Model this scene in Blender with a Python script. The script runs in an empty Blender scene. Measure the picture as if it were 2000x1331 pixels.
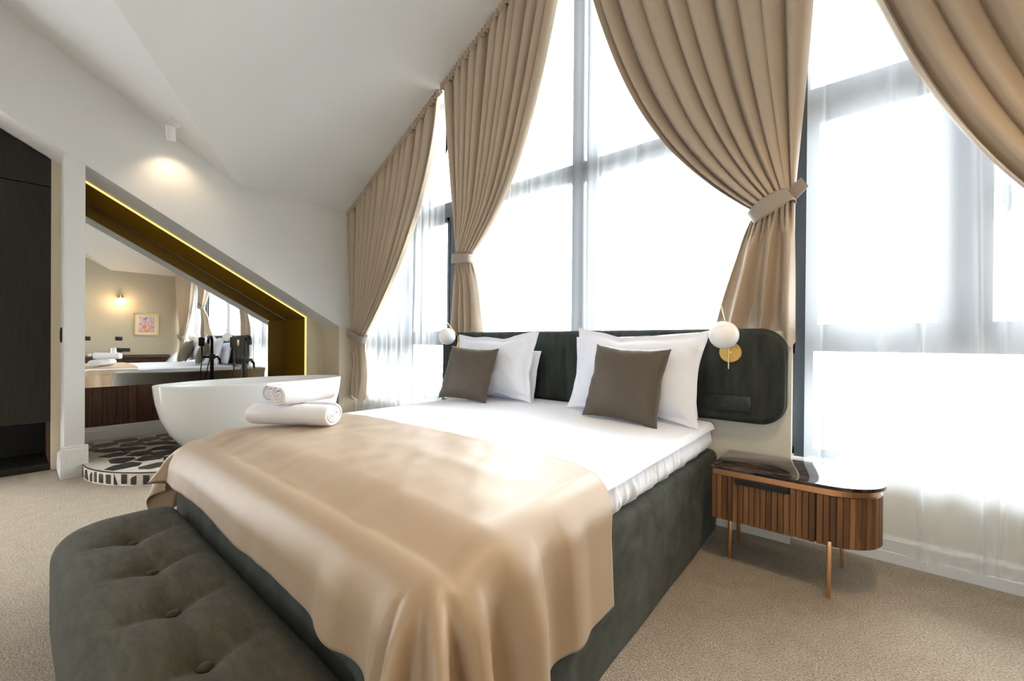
import bpy, bmesh, math, random
from mathutils import Vector, Matrix, noise
R = math.radians
PI = math.pi
col = bpy.context.scene.collection
sc = bpy.context.scene

# ------------------------------------------------------------------ camera, world, exposure
F_PX, YAW, PITCH, ROLL = 811.423, -0.693949, -0.0040296, 0.0073929
EYE = Vector((0, 0, 1.08))
fw = Vector((math.sin(YAW) * math.cos(PITCH), math.cos(YAW) * math.cos(PITCH), math.sin(PITCH)))
r0 = Vector((math.cos(YAW), -math.sin(YAW), 0))
u0 = r0.cross(fw)
cr = r0 * math.cos(ROLL) + u0 * math.sin(ROLL)
cu = -r0 * math.sin(ROLL) + u0 * math.cos(ROLL)
cd = bpy.data.cameras.new('camera')
cd.sensor_width = 36; cd.lens = F_PX / 2000 * 36; cd.shift_y = 6.17 / 2000; cd.clip_start = 0.02
cam = bpy.data.objects.new('camera', cd); col.objects.link(cam)
cam.matrix_world = Matrix(((cr.x, cu.x, -fw.x, EYE.x), (cr.y, cu.y, -fw.y, EYE.y), (cr.z, cu.z, -fw.z, EYE.z), (0, 0, 0, 1)))
sc.camera = cam

SKY = 10.5
w = bpy.data.worlds.new('World'); sc.world = w; w.use_nodes = True
bg = w.node_tree.nodes['Background']
bg.inputs[1].default_value = SKY
# overcast sky: brightness rises from horizon to zenith as (1 + 2 sin(elevation))
_N = w.node_tree.nodes; _L = w.node_tree.links
_tc = _N.new('ShaderNodeTexCoord'); _sx = _N.new('ShaderNodeSeparateXYZ'); _mr = _N.new('ShaderNodeMapRange'); _vm = _N.new('ShaderNodeVectorMath')
_L.new(_tc.outputs['Generated'], _sx.inputs[0]); _L.new(_sx.outputs['Z'], _mr.inputs[0])
_mr.inputs['From Min'].default_value = 0; _mr.inputs['From Max'].default_value = 1; _mr.inputs['To Min'].default_value = 1; _mr.inputs['To Max'].default_value = 3
_vm.operation = 'SCALE'; _vm.inputs[0].default_value = (0.95, 0.98, 1.0); _L.new(_mr.outputs[0], _vm.inputs['Scale']); _L.new(_vm.outputs[0], bg.inputs[0])
sc.view_settings.view_transform = 'Standard'; sc.view_settings.look = 'None'
sc.view_settings.gamma = 1; sc.view_settings.use_curve_mapping = False
sc.view_settings.exposure = 0.25
cy = sc.cycles
cy.use_denoising = True
cy.max_bounces = 10; cy.diffuse_bounces = 6; cy.glossy_bounces = 5; cy.transmission_bounces = 6; cy.transparent_max_bounces = 16
cy.sample_clamp_indirect = 8
cy.caustics_reflective = False; cy.caustics_refractive = False

def area_light(name, loc, rot, sx, sy, power, color=(1, 1, 1), portal=False):
    l = bpy.data.lights.new(name, 'AREA'); l.shape = 'RECTANGLE'; l.size = sx; l.size_y = sy
    l.energy = power; l.color = color
    if portal: l.cycles.is_portal = True
    o = bpy.data.objects.new(name, l); col.objects.link(o); o.location = loc; o.rotation_euler = rot
    return o
area_light('fill_window_portal', (.68, -3.8, 1.52), (R(90), 0, 0), 1.35, 1.25, 1, portal=True)  # guides sky sampling through the added fill window
# portal: guides sampling of the sky through the big gable window (emits nothing itself)
area_light('window_portal', (-1.6, 2.95, 2.35), (R(-90), 0, 0), 6.5, 4.0, 1, portal=True)

# ------------------------------------------------------------------ helpers
random.seed(7)
ORG = {}
def org(p): return ORG.get(p.name, Vector((0, 0, 0))) if p else Vector((0, 0, 0))

def tag(o, label=None, cat=None, group=None, kind=None):
    if label: o['label'] = label
    if cat: o['category'] = cat
    if group: o['group'] = group
    if kind: o['kind'] = kind
    return o

def thing(name, loc, label, cat, group=None, kind=None, rz=0):
    o = bpy.data.objects.new(name, None); col.objects.link(o); o.location = loc; o.rotation_euler = (0, 0, rz)
    o.empty_display_size = 0.1
    ORG[o.name] = Vector(loc)
    return tag(o, label, cat, group, kind)

def mk(name, verts, faces, mat, parent=None, smooth=False, local=False):
    og = Vector((0, 0, 0)) if local else org(parent)
    me = bpy.data.meshes.new(name)
    me.from_pydata([tuple(Vector(v) - og) for v in verts], [], faces)
    if smooth: me.polygons.foreach_set('use_smooth', [True] * len(me.polygons))
    if mat: me.materials.append(mat)
    me.update()
    o = bpy.data.objects.new(name, me); col.objects.link(o)
    if parent: o.parent = parent
    ORG[o.name] = og
    return o

def from_bm(name, bm, mat, parent=None, smooth=False, local=False, auto=None):
    og = Vector((0, 0, 0)) if local else org(parent)
    if og.length: bmesh.ops.translate(bm, verts=bm.verts, vec=-og)
    bmesh.ops.recalc_face_normals(bm, faces=bm.faces)
    me = bpy.data.meshes.new(name); bm.to_mesh(me); bm.free()
    if smooth or auto: me.polygons.foreach_set('use_smooth', [True] * len(me.polygons))
    if auto:
        me.set_sharp_from_angle(angle=R(auto))
    if mat: me.materials.append(mat)
    o = bpy.data.objects.new(name, me); col.objects.link(o)
    if parent: o.parent = parent
    ORG[o.name] = og
    return o

def bbox(bm, x0, x1, y0, y1, z0, z1, bev=0, seg=2):
    r = bmesh.ops.create_cube(bm, size=1)
    vs = r['verts']
    for v in vs:
        v.co = Vector(((x0 + x1) / 2 + v.co.x * (x1 - x0), (y0 + y1) / 2 + v.co.y * (y1 - y0), (z0 + z1) / 2 + v.co.z * (z1 - z0)))
    if bev:
        es = list({e for v in vs for e in v.link_edges})
        bmesh.ops.bevel(bm, geom=es, offset=bev, segments=seg, profile=0.5, affect='EDGES', clamp_overlap=True)

def box(name, x0, x1, y0, y1, z0, z1, mat, parent=None, bev=0, seg=2):
    bm = bmesh.new(); bbox(bm, x0, x1, y0, y1, z0, z1, bev, seg)
    return from_bm(name, bm, mat, parent, auto=40 if bev else None)

def prism(bm, poly, axis, a, b):
    """poly: 2-D points; axis 'x','y','z' = extrusion axis from a to b"""
    def P(p, t):
        if axis == 'x': return (t, p[0], p[1])
        if axis == 'y': return (p[0], t, p[1])
        return (p[0], p[1], t)
    n = len(poly)
    v0 = [bm.verts.new(P(p, a)) for p in poly]; v1 = [bm.verts.new(P(p, b)) for p in poly]
    bm.faces.new(v0[::-1]); bm.faces.new(v1)
    for i in range(n): bm.faces.new((v0[i], v0[(i + 1) % n], v1[(i + 1) % n], v1[i]))

def pris(name, poly, axis, a, b, mat, parent=None, bev=0):
    bm = bmesh.new(); prism(bm, poly, axis, a, b)
    if bev: bmesh.ops.bevel(bm, geom=list(bm.edges), offset=bev, segments=2, profile=.5, affect='EDGES', clamp_overlap=True)
    return from_bm(name, bm, mat, parent, auto=40 if bev else None)

def tube(bm, pts, rad, n=12, caps=True):
    pts = [Vector(p) for p in pts]
    if not isinstance(rad, (list, tuple)): rad = [rad] * len(pts)
    rings = []; up = None
    for i, p in enumerate(pts):
        t = (pts[min(i + 1, len(pts) - 1)] - pts[max(i - 1, 0)]).normalized()
        if up is None:
            up = Vector((0, 0, 1)) if abs(t.z) < .9 else Vector((1, 0, 0))
        a = (up - t * up.dot(t)).normalized(); up = a; b = t.cross(a)
        rings.append([bm.verts.new(p + (a * math.cos(2 * PI * k / n) + b * math.sin(2 * PI * k / n)) * rad[i]) for k in range(n)])
    for i in range(len(rings) - 1):
        for k in range(n):
            bm.faces.new((rings[i][k], rings[i][(k + 1) % n], rings[i + 1][(k + 1) % n], rings[i + 1][k]))
    if caps: bm.faces.new(rings[0][::-1]); bm.faces.new(rings[-1])

def tub_(name, pts, rad, mat, parent=None, n=12):
    bm = bmesh.new(); tube(bm, pts, rad, n); return from_bm(name, bm, mat, parent, auto=50)

def lathe(name, prof, mat, parent=None, c=(0, 0, 0), n=32, auto=40, axis='z'):
    verts = []; faces = []
    c = Vector(c)
    for (r, h) in prof:
        for k in range(n):
            a = 2 * PI * k / n
            if axis == 'z': v = Vector((r * math.cos(a), r * math.sin(a), h))
            elif axis == 'y': v = Vector((r * math.cos(a), h, r * math.sin(a)))
            else: v = Vector((h, r * math.cos(a), r * math.sin(a)))
            verts.append(c + v)
    for i in range(len(prof) - 1):
        for k in range(n):
            faces.append((i * n + k, i * n + (k + 1) % n, (i + 1) * n + (k + 1) % n, (i + 1) * n + k))
    faces.append(tuple(range(n))[::-1]); faces.append(tuple((len(prof) - 1) * n + k for k in range(n)))
    bm = bmesh.new(); vs = [bm.verts.new(v) for v in verts]
    for f in faces: bm.faces.new([vs[i] for i in f])
    bmesh.ops.remove_doubles(bm, verts=bm.verts, dist=1e-5)
    return from_bm(name, bm, mat, parent, auto=auto)

def grid(nu, nv, f, closed=False):
    vs = [f(i / (nu if closed else nu - 1), j / (nv - 1)) for j in range(nv) for i in range(nu)]
    fs = []
    for j in range(nv - 1):
        for i in range(nu if closed else nu - 1):
            i2 = (i + 1) % nu
            fs.append((j * nu + i, j * nu + i2, (j + 1) * nu + i2, (j + 1) * nu + i))
    return vs, fs

def copy_tree(o, parent=None):
    c = o.copy(); col.objects.link(c)
    if parent: c.parent = parent
    for ch in list(o.children): copy_tree(ch, c)
    return c

def sm(a, b, x):
    t = max(0, min(1, (x - a) / (b - a))); return t * t * (3 - 2 * t)
def nz(x, y, z=0, s=1): return noise.noise(Vector((x * s, y * s, z * s)))

# ------------------------------------------------------------------ materials
def M(name, base, rough=.6, metal=0, spec=.5, **kw):
    m = bpy.data.materials.new(name); m.use_nodes = True
    b = m.node_tree.nodes['Principled BSDF']
    b.inputs['Base Color'].default_value = (*base, 1); b.inputs['Roughness'].default_value = rough
    b.inputs['Metallic'].default_value = metal; b.inputs['Specular IOR Level'].default_value = spec
    for k, v in kw.items():
        b.inputs[k.replace('_', ' ')].default_value = v
    return m
def nodes(m): return m.node_tree.nodes, m.node_tree.links, m.node_tree.nodes['Principled BSDF']
def add_noise(m, c1, c2, scale=(1, 1, 1), nscale=5, detail=6, bump=0, bscale=None, bdist=.01, lo=.35, hi=.65, dist=0):
    N, L, b = nodes(m)
    tc = N.new('ShaderNodeTexCoord'); mp = N.new('ShaderNodeMapping'); mp.inputs['Scale'].default_value = scale
    L.new(tc.outputs['Object'], mp.inputs['Vector'])
    if c1:
        n = N.new('ShaderNodeTexNoise'); n.inputs['Scale'].default_value = nscale; n.inputs['Detail'].default_value = detail
        n.inputs['Distortion'].default_value = dist
        L.new(mp.outputs[0], n.inputs['Vector'])
        cr_ = N.new('ShaderNodeValToRGB'); cr_.color_ramp.elements[0].position = lo; cr_.color_ramp.elements[1].position = hi
        cr_.color_ramp.elements[0].color = (*c1, 1); cr_.color_ramp.elements[1].color = (*c2, 1)
        L.new(n.outputs['Fac'], cr_.inputs[0]); L.new(cr_.outputs[0], b.inputs['Base Color'])
    if bump:
        n2 = N.new('ShaderNodeTexNoise'); n2.inputs['Scale'].default_value = bscale or nscale; n2.inputs['Detail'].default_value = 4
        L.new(mp.outputs[0], n2.inputs['Vector'])
        bp = N.new('ShaderNodeBump'); bp.inputs['Strength'].default_value = bump; bp.inputs['Distance'].default_value = bdist
        L.new(n2.outputs['Fac'], bp.inputs['Height']); L.new(bp.outputs[0], b.inputs['Normal'])
    return m
def emis(name, color, strength):
    m = bpy.data.materials.new(name); m.use_nodes = True; N = m.node_tree.nodes; L = m.node_tree.links
    N.clear(); e = N.new('ShaderNodeEmission'); e.inputs[0].default_value = (*color, 1); e.inputs[1].default_value = strength
    o = N.new('ShaderNodeOutputMaterial'); L.new(e.outputs[0], o.inputs[0]); return m

white_paint = add_noise(M('white_paint', (.73, .727, .72), .75), None, None, bump=.03, bscale=180, bdist=.002)
ceil_paint = M('ceiling_paint', (.72, .72, .72), .8)
cream_paint = M('cream_paint', (.70, .655, .57), .75)
led_lit_cream = M('led_lit_cream', (.72, .635, .49), .75)  # cream with the warm glow of the LED strip put into its colour
beige_paint = M('beige_paint', (.50, .455, .36), .75)
trim_white = M('trim_white', (.78, .77, .76), .45)
carpet = add_noise(M('carpet', (.5, .42, .32), .95, spec=.1), (.33, .27, .20), (.74, .63, .50), nscale=150, detail=4, bump=1.0, bscale=170, bdist=.02, lo=.28, hi=.66)
def two_scale_carpet(m):
    N, L, b = nodes(m)
    # large-scale shading of brushed pile (a property of the pile itself)
    ramp = [n for n in N if n.type == 'VALTORGB'][0]
    tc = [n for n in N if n.type == 'TEX_COORD'][0]
    n = N.new('ShaderNodeTexNoise'); n.inputs['Scale'].default_value = 14; n.inputs['Detail'].default_value = 6
    L.new(tc.outputs['Object'], n.inputs['Vector'])
    mr = N.new('ShaderNodeMapRange'); mr.inputs['From Min'].default_value = .3; mr.inputs['From Max'].default_value = .7
    mr.inputs['To Min'].default_value = .92; mr.inputs['To Max'].default_value = 1.04
    L.new(n.outputs['Fac'], mr.inputs[0])
    vm = N.new('ShaderNodeVectorMath'); vm.operation = 'SCALE'
    L.new(ramp.outputs[0], vm.inputs[0]); L.new(mr.outputs[0], vm.inputs['Scale'])
    L.new(vm.outputs[0], b.inputs['Base Color'])
two_scale_carpet(carpet)
velvet = add_noise(M('green_velvet', (.05, .055, .045), .85, spec=.1, Sheen_Weight=.13, Sheen_Roughness=.4), (.030, .031, .026), (.076, .079, .066), nscale=9, detail=8, bump=.12, bscale=60, lo=.3, hi=.75, dist=.6)
N, L, b = nodes(velvet); b.inputs['Sheen Tint'].default_value = (.75, .8, .74, 1)
velvet_bench = add_noise(M('olive_velvet', (.06, .058, .045), .85, spec=.15, Sheen_Weight=.07, Sheen_Roughness=.5), (.038, .035, .023), (.076, .069, .046), scale=(1, 3, 1), nscale=12, detail=9, bump=.15, bscale=50, lo=.25, hi=.8, dist=.8)
velvet_backlit = add_noise(M('backlit_velvet', (.03, .035, .03), .8, spec=.2, Sheen_Weight=.25, Sheen_Roughness=.35), (.020, .024, .021), (.052, .059, .052), scale=(3, 1, .6), nscale=6, detail=8, lo=.3, hi=.75)  # darker velvet copy: the headboard's backlit shade is put into the colour
N, L, b = nodes(velvet_backlit); b.inputs['Sheen Tint'].default_value = (.75, .8, .74, 1)
linen = M('white_linen', (.84, .87, .96), .8, spec=.2, Sheen_Weight=.2)
add_noise(linen, None, None, bump=.06, bscale=14, bdist=.02)
towel_mat = add_noise(M('terry', (.84, .82, .85), .95, spec=.1), None, None, bump=.5, bscale=300, bdist=.004)
satin = M('satin_throw', (.375, .262, .165), .44, spec=.5, Sheen_Weight=.18, Sheen_Roughness=.4)
add_noise(satin, None, None, bump=.05, bscale=9, bdist=.02)
drape = M('drape', (.47, .375, .275), .5, spec=.35, Sheen_Weight=.3, Sheen_Roughness=.4)
tie_mat = M('tie_band', (.30, .255, .21), .5, spec=.4, Sheen_Weight=.2)
cushion_mat = add_noise(M('taupe_satin', (.088, .067, .048), .5, spec=.4, Sheen_Weight=.12), None, None, bump=.15, bscale=10, bdist=.02)
brass = M('brass', (.80, .52, .16), .28, 1)
brass_light = M('pale_brass', (.85, .68, .38), .25, 1)
copper = M('copper', (.78, .42, .22), .32, 1)
opal = M('opal_glass', (.90, .90, .90), .25, spec=.5)
black_metal = M('black_metal', (.012, .012, .014), .35, spec=.5)
black_plastic = M('black_plastic', (.012, .012, .012), .45)
anthracite = M('anthracite', (.030, .042, .06), .4)
ceramic = M('tub_white', (.84, .84, .84), .12, spec=.5)
gold_panel = M('gold_lining', (.27, .145, .006), .7, 0, spec=.04)
led = emis('led', (1, .72, .20), 1.35)
mirror_mat = M('mirror', (.86, .87, .85), 0.0, 1)
ward = add_noise(M('wardrobe_dark', (.016, .015, .012), .5, spec=.35), (.014, .0135, .011), (.021, .02, .016), scale=(1, 1, .08), nscale=60, detail=4)
ward_in = M('wardrobe_inside', (.006, .005, .005), .7)
stone_cream = add_noise(M('terrazzo_cream', (.62, .56, .46), .35), (.56, .50, .41), (.68, .63, .55), nscale=30)
chips = []
for i, (a, b_) in enumerate([((.012, .011, .011), (.09, .085, .08)), ((.035, .025, .02), (.16, .12, .10)), ((.02, .02, .02), (.05, .05, .052))]):
    chips.append(add_noise(M('marble_chip_%d' % i, a, .3), a, b_, nscale=14, detail=9, lo=.48, hi=.72, dist=1.5))
marble = add_noise(M('black_marble', (.02, .014, .012), .03, spec=.6, Coat_Weight=.0), (.020, .014, .012), (.16, .11, .09), scale=(1.2, 5, 1), nscale=6, detail=10, lo=.45, hi=.85, dist=1.2)
def wood(name, c1, c2, sc_=(25, 25, 1.2), rough=.45):
    return add_noise(M(name, c1, rough, spec=.4), c1, c2, scale=sc_, nscale=1.0, detail=8, lo=.3, hi=.72, dist=.6, bump=.05, bscale=3)
wal = [wood('walnut_a', (.10, .044, .016), (.27, .125, .048)), wood('walnut_b', (.13, .057, .020), (.33, .155, .06)), wood('walnut_c', (.055, .024, .010), (.17, .08, .034))]
wal_d = [wood('walnut_dark_a', (.040, .017, .009), (.13, .056, .027), (60, 60, 1.5)), wood('walnut_dark_b', (.024, .011, .006), (.085, .038, .018), (60, 60, 1.5)), wood('walnut_dark_c', (.060, .025, .011), (.17, .075, .034), (60, 60, 1.5))]
slot_mat = M('groove_dark', (.012, .006, .003), .8)
def glass_mat():
    m = bpy.data.materials.new('window_glass'); m.use_nodes = True; N = m.node_tree.nodes; L = m.node_tree.links; N.clear()
    t = N.new('ShaderNodeBsdfTransparent'); g = N.new('ShaderNodeBsdfGlossy'); g.inputs['Roughness'].default_value = 0.0
    lw = N.new('ShaderNodeFresnel'); lw.inputs[0].default_value = 1.25
    mx = N.new('ShaderNodeMixShader'); o = N.new('ShaderNodeOutputMaterial')
    t.inputs[0].default_value = (.96, .985, .98, 1)
    L.new(lw.outputs[0], mx.inputs[0]); L.new(t.outputs[0], mx.inputs[1]); L.new(g.outputs[0], mx.inputs[2]); L.new(mx.outputs[0], o.inputs[0])
    return m
glass = glass_mat()
def sheer_mat():
    m = bpy.data.materials.new('sheer_voile'); m.use_nodes = True; N = m.node_tree.nodes; L = m.node_tree.links; N.clear()
    t = N.new('ShaderNodeBsdfTransparent'); d = N.new('ShaderNodeBsdfDiffuse'); tl = N.new('ShaderNodeBsdfTranslucent')
    d.inputs[0].default_value = (.90, .91, .93, 1); tl.inputs[0].default_value = (.78, .82, .88, 1)
    a = N.new('ShaderNodeMixShader'); a.inputs[0].default_value = .55
    L.new(d.outputs[0], a.inputs[1]); L.new(tl.outputs[0], a.inputs[2])
    # threads close up when the cloth is seen edge-on: more cover at grazing angles
    lw = N.new('ShaderNodeLayerWeight'); lw.inputs[0].default_value = .35
    mr = N.new('ShaderNodeMapRange'); mr.inputs['From Min'].default_value = 0; mr.inputs['From Max'].default_value = .9
    mr.inputs['To Min'].default_value = .40; mr.inputs['To Max'].default_value = .74
    L.new(lw.outputs['Facing'], mr.inputs[0])
    mx = N.new('ShaderNodeMixShader'); o = N.new('ShaderNodeOutputMaterial')
    L.new(mr.outputs[0], mx.inputs[0]); L.new(t.outputs[0], mx.inputs[1]); L.new(a.outputs[0], mx.inputs[2]); L.new(mx.outputs[0], o.inputs[0])
    return m
sheer = sheer_mat()

# ------------------------------------------------------------------ setting
XL, XR, XM = -4.70, 1.50, -1.60
YW = 2.80; YB = -3.6; XN = -5.09; XMIR = -5.65
S1, S2 = .51, .577
Z0, YA = 2.615, 1.394
def roof(x): return Z0 + S1 * (min(x, 2 * XM - x) - XL)
def soffit(y): return 2.456 - S2 * (y - .366)
ZT = roof(XM)
YT = YA - (ZT - Z0) / S2

fl = mk('floor', [(XN - .6, YB, 0), (XR + .1, YB, 0), (XR + .1, YW + .3, 0), (XN - .6, YW + .3, 0)], [(0, 1, 2, 3)], carpet); fl['kind'] = 'structure'
bm = bmesh.new()
def face(*p): bm.faces.new([bm.verts.new(q) for q in p])
YF = YW + .12
face((XL, YA, Z0), (XL, YF, Z0), (XM, YF, ZT), (XM, YT, ZT))
face((XR, YA, Z0), (XR, YF, Z0), (XM, YF, ZT), (XM, YT, ZT))
face((XL, YA, Z0), (XM, YT, ZT), (XL, YT, ZT))
face((XR, YA, Z0), (XM, YT, ZT), (XR, YT, ZT))
face((XL - 1.2, YT, ZT), (XR, YT, ZT), (XR, YB, ZT), (XL - 1.2, YB, ZT))
ce = from_bm('ceiling', bm, ceil_paint); ce['kind'] = 'structure'

# left wall above the slanted opening (thick, its slanted underside is the soffit)
y_lo = YT - .05
ys = 2.46
poly = [(YB, ZT), (YT, ZT), (YA, Z0), (YF, Z0), (YF, 0), (ys, 0), (ys, soffit(ys)), (.366, soffit(.366)), (y_lo, soffit(y_lo)), (YB, soffit(y_lo))]
bm = bmesh.new(); prism(bm, [(YT, ZT), (YA, Z0), (ys, Z0), (ys, soffit(ys)), (y_lo, soffit(y_lo)), (y_lo, ZT)], 'x', XMIR - .1, XL)
prism(bm, [(ys, Z0), (YF, Z0), (YF, soffit(ys)), (ys, soffit(ys))], 'x', XL - .39, XL)
prism(bm, [(y_lo, ZT), (y_lo, 0), (YB, 0), (YB, ZT)], 'x', XL - .39, XL)
o = from_bm('wall_left', bm, white_paint); o['kind'] = 'structure'
o = box('wall_pier', XL - .39, XL, ys, YF, 0, soffit(ys) - .0005, led_lit_cream); o['kind'] = 'structure'
# column between wardrobe and bath niche
bm = bmesh.new(); prism(bm, [(.255, 0), (.366, 0), (.366, soffit(.366) - .001), (.255, soffit(.255) - .001)], 'x', XN, XL)
o = from_bm('wall_column', bm, white_paint); o['kind'] = 'structure'
# niche shell
bm = bmesh.new()
prism(bm, [(.26, 0), (2.26, 0), (2.26, soffit(2.26)), (.26, soffit(.26))], 'x', XMIR - .1, XMIR - .02)
o = from_bm('wall_niche', bm, cream_paint); o['kind'] = 'structure'
bm = bmesh.new(); prism(bm, [(2.26, 0), (ys, 0), (ys, soffit(ys)), (2.26, soffit(2.26))], 'x', XMIR - .1, XN)
prism(bm, [(.20, 0), (.26, 0), (.26, soffit(.26)), (.20, soffit(.20))], 'x', XMIR - .1, XN)
o = from_bm('wall_niche_side', bm, led_lit_cream); o['kind'] = 'structure'
# golden lining, dropped below the soffit; its front edge carries the LED strip
t = .024
lin = thing('niche_lining', (XN, 1.2, 0), 'gold lined slanted frame with glowing yellow light strip around bath niche', 'frame')
y1 = 2.26
pris('soffit_panel', [(.26, soffit(.26) - t), (y1, soffit(y1) - t), (y1, soffit(y1)), (.26, soffit(.26))], 'x', XMIR, XN - .001, gold_panel, lin)
box('side_panel', XMIR, XN - .001, y1 - t, y1, .1, soffit(y1) - t, gold_panel, lin)
pris('light_strip', [(.26, soffit(.26) - t + .002), (y1 - t, soffit(y1 - t) - t + .002), (y1 - t, .11), (y1 - .002, .11), (y1 - .002, soffit(y1) - .002), (.26, soffit(.26) - .002)], 'x', XN - .0008, XN, led, lin)
# mirror, walnut boards, skirting on the niche back
zm = .612
mir = thing('wall_mirror', (XMIR, 1.2, zm), 'slant-topped wall mirror behind the bathtub', 'mirror')
pris('mirror_glass', [(.27, zm), (y1 - t - .001, zm), (y1 - t - .001, soffit(y1) - t - .001), (.27, soffit(.27) - t - .001)], 'x', XMIR - .015, XMIR, mirror_mat, mir)
pan = thing('wall_panelling', (XMIR, 1.2, .23), 'dark walnut board panelling below the niche mirror', 'panelling')
y = .27; k = 0
while y < y1 - .03:
    wd = min(random.choice((.07, .085, .1, .12)), y1 - t - y)
    box('board', XMIR - .02, XMIR - .002, y + .0015, y + wd - .0015, .231, zm - .001, wal_d[random.choice((0, 1, 1, 2))], pan, bev=.002, seg=1)
    y += wd
bp_ = [(0, 0), (.018, 0), (.018, .085), (.013, .092), (.013, .108), (.006, .125), (0, .13)]
bm = bmesh.new(); prism(bm, [(XMIR - .01 + a, .1 + z) for a, z in bp_], 'y', .27, y1 - t)
o = from_bm('baseboard_niche', bm, trim_white, auto=30); o['kind'] = 'structure'
# skirting round the column
prof = [(0, 0), (.022, 0), (.022, .10), (.019, .105), (.019, .215), (.012, .226), (.012, .236), (0, .245)]
bm = bmesh.new()
prism(bm, [(XL + a, z) for a, z in prof], 'y', .235, .386)
prism(bm, [(.255 - a, z * .62) for a, z in prof], 'x', XN, XL + .02)
bbox(bm, XL - .03, XL, .366, .386, 0, .24, .003, 1)
o = from_bm('baseboard_column', bm, trim_white, auto=30); o['kind'] = 'structure'
bm = bmesh.new(); bbox(bm, XL + .019, XL + .0215, .262, .36, .105, .2, .002, 1)
o = from_bm('trim_1', bm, trim_white, auto=30); o['kind'] = 'structure'
# right wall and back wall
bm = bmesh.new(); prism(bm, [(YB, 0), (YF, 0), (YF, Z0), (YA, Z0), (YT, ZT), (YB, ZT)], 'x', XR, XR + .1)
o = from_bm('wall_right', bm, beige_paint); o['kind'] = 'structure'
WBx0, WBx1, WBz0, WBz1 = .0, 1.35, .9, 2.15  # opening for the added fill window
bm = bmesh.new()
bbox(bm, XN - 1, WBx0, YB - .15, YB, 0, ZT + .1); bbox(bm, WBx1, XR + .1, YB - .15, YB, 0, ZT + .1)
bbox(bm, WBx0, WBx1, YB - .15, YB, 0, WBz0); bbox(bm, WBx0, WBx1, YB - .15, YB, WBz1, ZT + .1)
o = from_bm('wall_back', bm, white_paint); o['kind'] = 'structure'
# window wall: low parapet with ledge
o = box('wall_front', XL, XR, YW, YW + .15, 0, .43, cream_paint); o['kind'] = 'structure'
o = box('trim_2', XL, XR, YW - .03, YW + .15, .43, .455, trim_white, bev=.004); o['kind'] = 'structure'
bm = bmesh.new(); prism(bm, [(YW - a * .9, z * .52) for a, z in prof], 'x', XL, XR)
o = from_bm('baseboard_front', bm, trim_white, auto=30); o['kind'] = 'structure'
# panel that carries the headboard in front of the window
o = box('wall_headboard_panel', -3.04, -.270, 2.675, 2.72, 0, 1.15, cream_paint, bev=.003); o['kind'] = 'structure'

# windows
def mull(name, x0, x1, z0, z1, p, y0=YW + .055, y1=YW + .13, mat=anthracite):
    return box(name, x0, x1, y0, y1, z0, z1, mat, p, bev=.004, seg=1)
def gab(x0, x1, z0, inset=.0):
    pts = [(x0, z0), (x1, z0), (x1, roof(x1) - inset)]
    if x0 < XM < x1: pts.append((XM, roof(XM) - inset))
    pts.append((x0, roof(x0) - inset)); return pts
def slopebar(x0, x1, p):
    segs = [(x0, x1)] if not (x0 < XM < x1) else [(x0, XM), (XM, x1)]
    for a, b in segs:
        pris('sloped_rail', [(a, roof(a) - .07), (b, roof(b) - .07), (b, roof(b)), (a, roof(a))], 'y', YW + .055, YW + .13, anthracite, p)
def window(n, x0, x1, mulls, low_t, zt0, zt1, sash):
    wn = thing('window_%d' % n, ((x0 + x1) / 2, YW, .455), None, None, kind='structure')
    mull('bottom_rail', x0, x1, .455, .50, wn)
    mull('rail', x0, x1, low_t[0], low_t[1], wn)
    mull('top_rail', x0, x1, zt0, zt1, wn)
    mull('jamb', x0, x0 + (.02 if n == 3 else .05), .455, zt1 - .01, wn); mull('jamb', x1 - .05, x1, .455, zt1 - .01, wn)
    slopebar(x0, x1, wn)
    edges = [x0] + [m for mm in mulls for m in mm[:2]] + [x1]
    for a, b_, full in mulls:
        for zz0, zz1 in ((.50, low_t[0]), (low_t[1], zt0), (zt1, min(roof(a), roof(b_)))):
            if full or zz0 == low_t[1]: mull('mullion', a, b_, zz0, zz1, wn, y0=YW + .057)
    cells = [(edges[i], edges[i + 1]) for i in range(0, len(edges), 2)]
    for a, b_ in cells:
        box('pane', a + .01, b_ - .01, YW + .09, YW + .095, low_t[1], zt0, glass, wn)
        if sash and b_ - a > .4:
            for nm, q in (('sash', (a + .01 * (a == x0), a + .04, low_t[1], zt0)), ('sash', (b_ - .04 - .05 * (b_ == x1), b_ - .05 * (b_ == x1), low_t[1], zt0)),
                          ('sash', (a, b_, low_t[1], low_t[1] + .05)), ('sash', (a, b_, zt0 - .05, zt0))):
                box(nm, q[0], q[1], YW + .035, YW + .085, q[2], q[3], anthracite, wn, bev=.004, seg=1)
    ml = [m for m in mulls if m[2]]
    ed2 = [x0] + [m for mm in ml for m in mm[:2]] + [x1]
    for i in range(0, len(ed2), 2):
        a, b_ = ed2[i], ed2[i + 1]
        box('pane', a + .01, b_ - .01, YW + .09, YW + .095, .49, low_t[0], glass, wn)
        pris('pane', gab(a + .01, b_ - .01, zt1, .03), 'y', YW + .09, YW + .095, glass, wn)
    return wn
w4 = thing('window_4', ((WBx0 + WBx1) / 2, YB - .08, WBz0), None, None, kind='structure')  # unseen window added behind the camera to let in fill light
for a, b_, c, d in ((WBx0, WBx1, WBz0, WBz0 + .06), (WBx0, WBx1, WBz1 - .06, WBz1), (WBx0, WBx0 + .06, WBz0 + .06, WBz1 - .06), (WBx1 - .06, WBx1, WBz0 + .06, WBz1 - .06), (.64, .72, WBz0 + .06, WBz1 - .06)):
    box('frame_bar', a, b_, YB - .11, YB - .04, c, d, anthracite, w4, bev=.004, seg=1)
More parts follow.
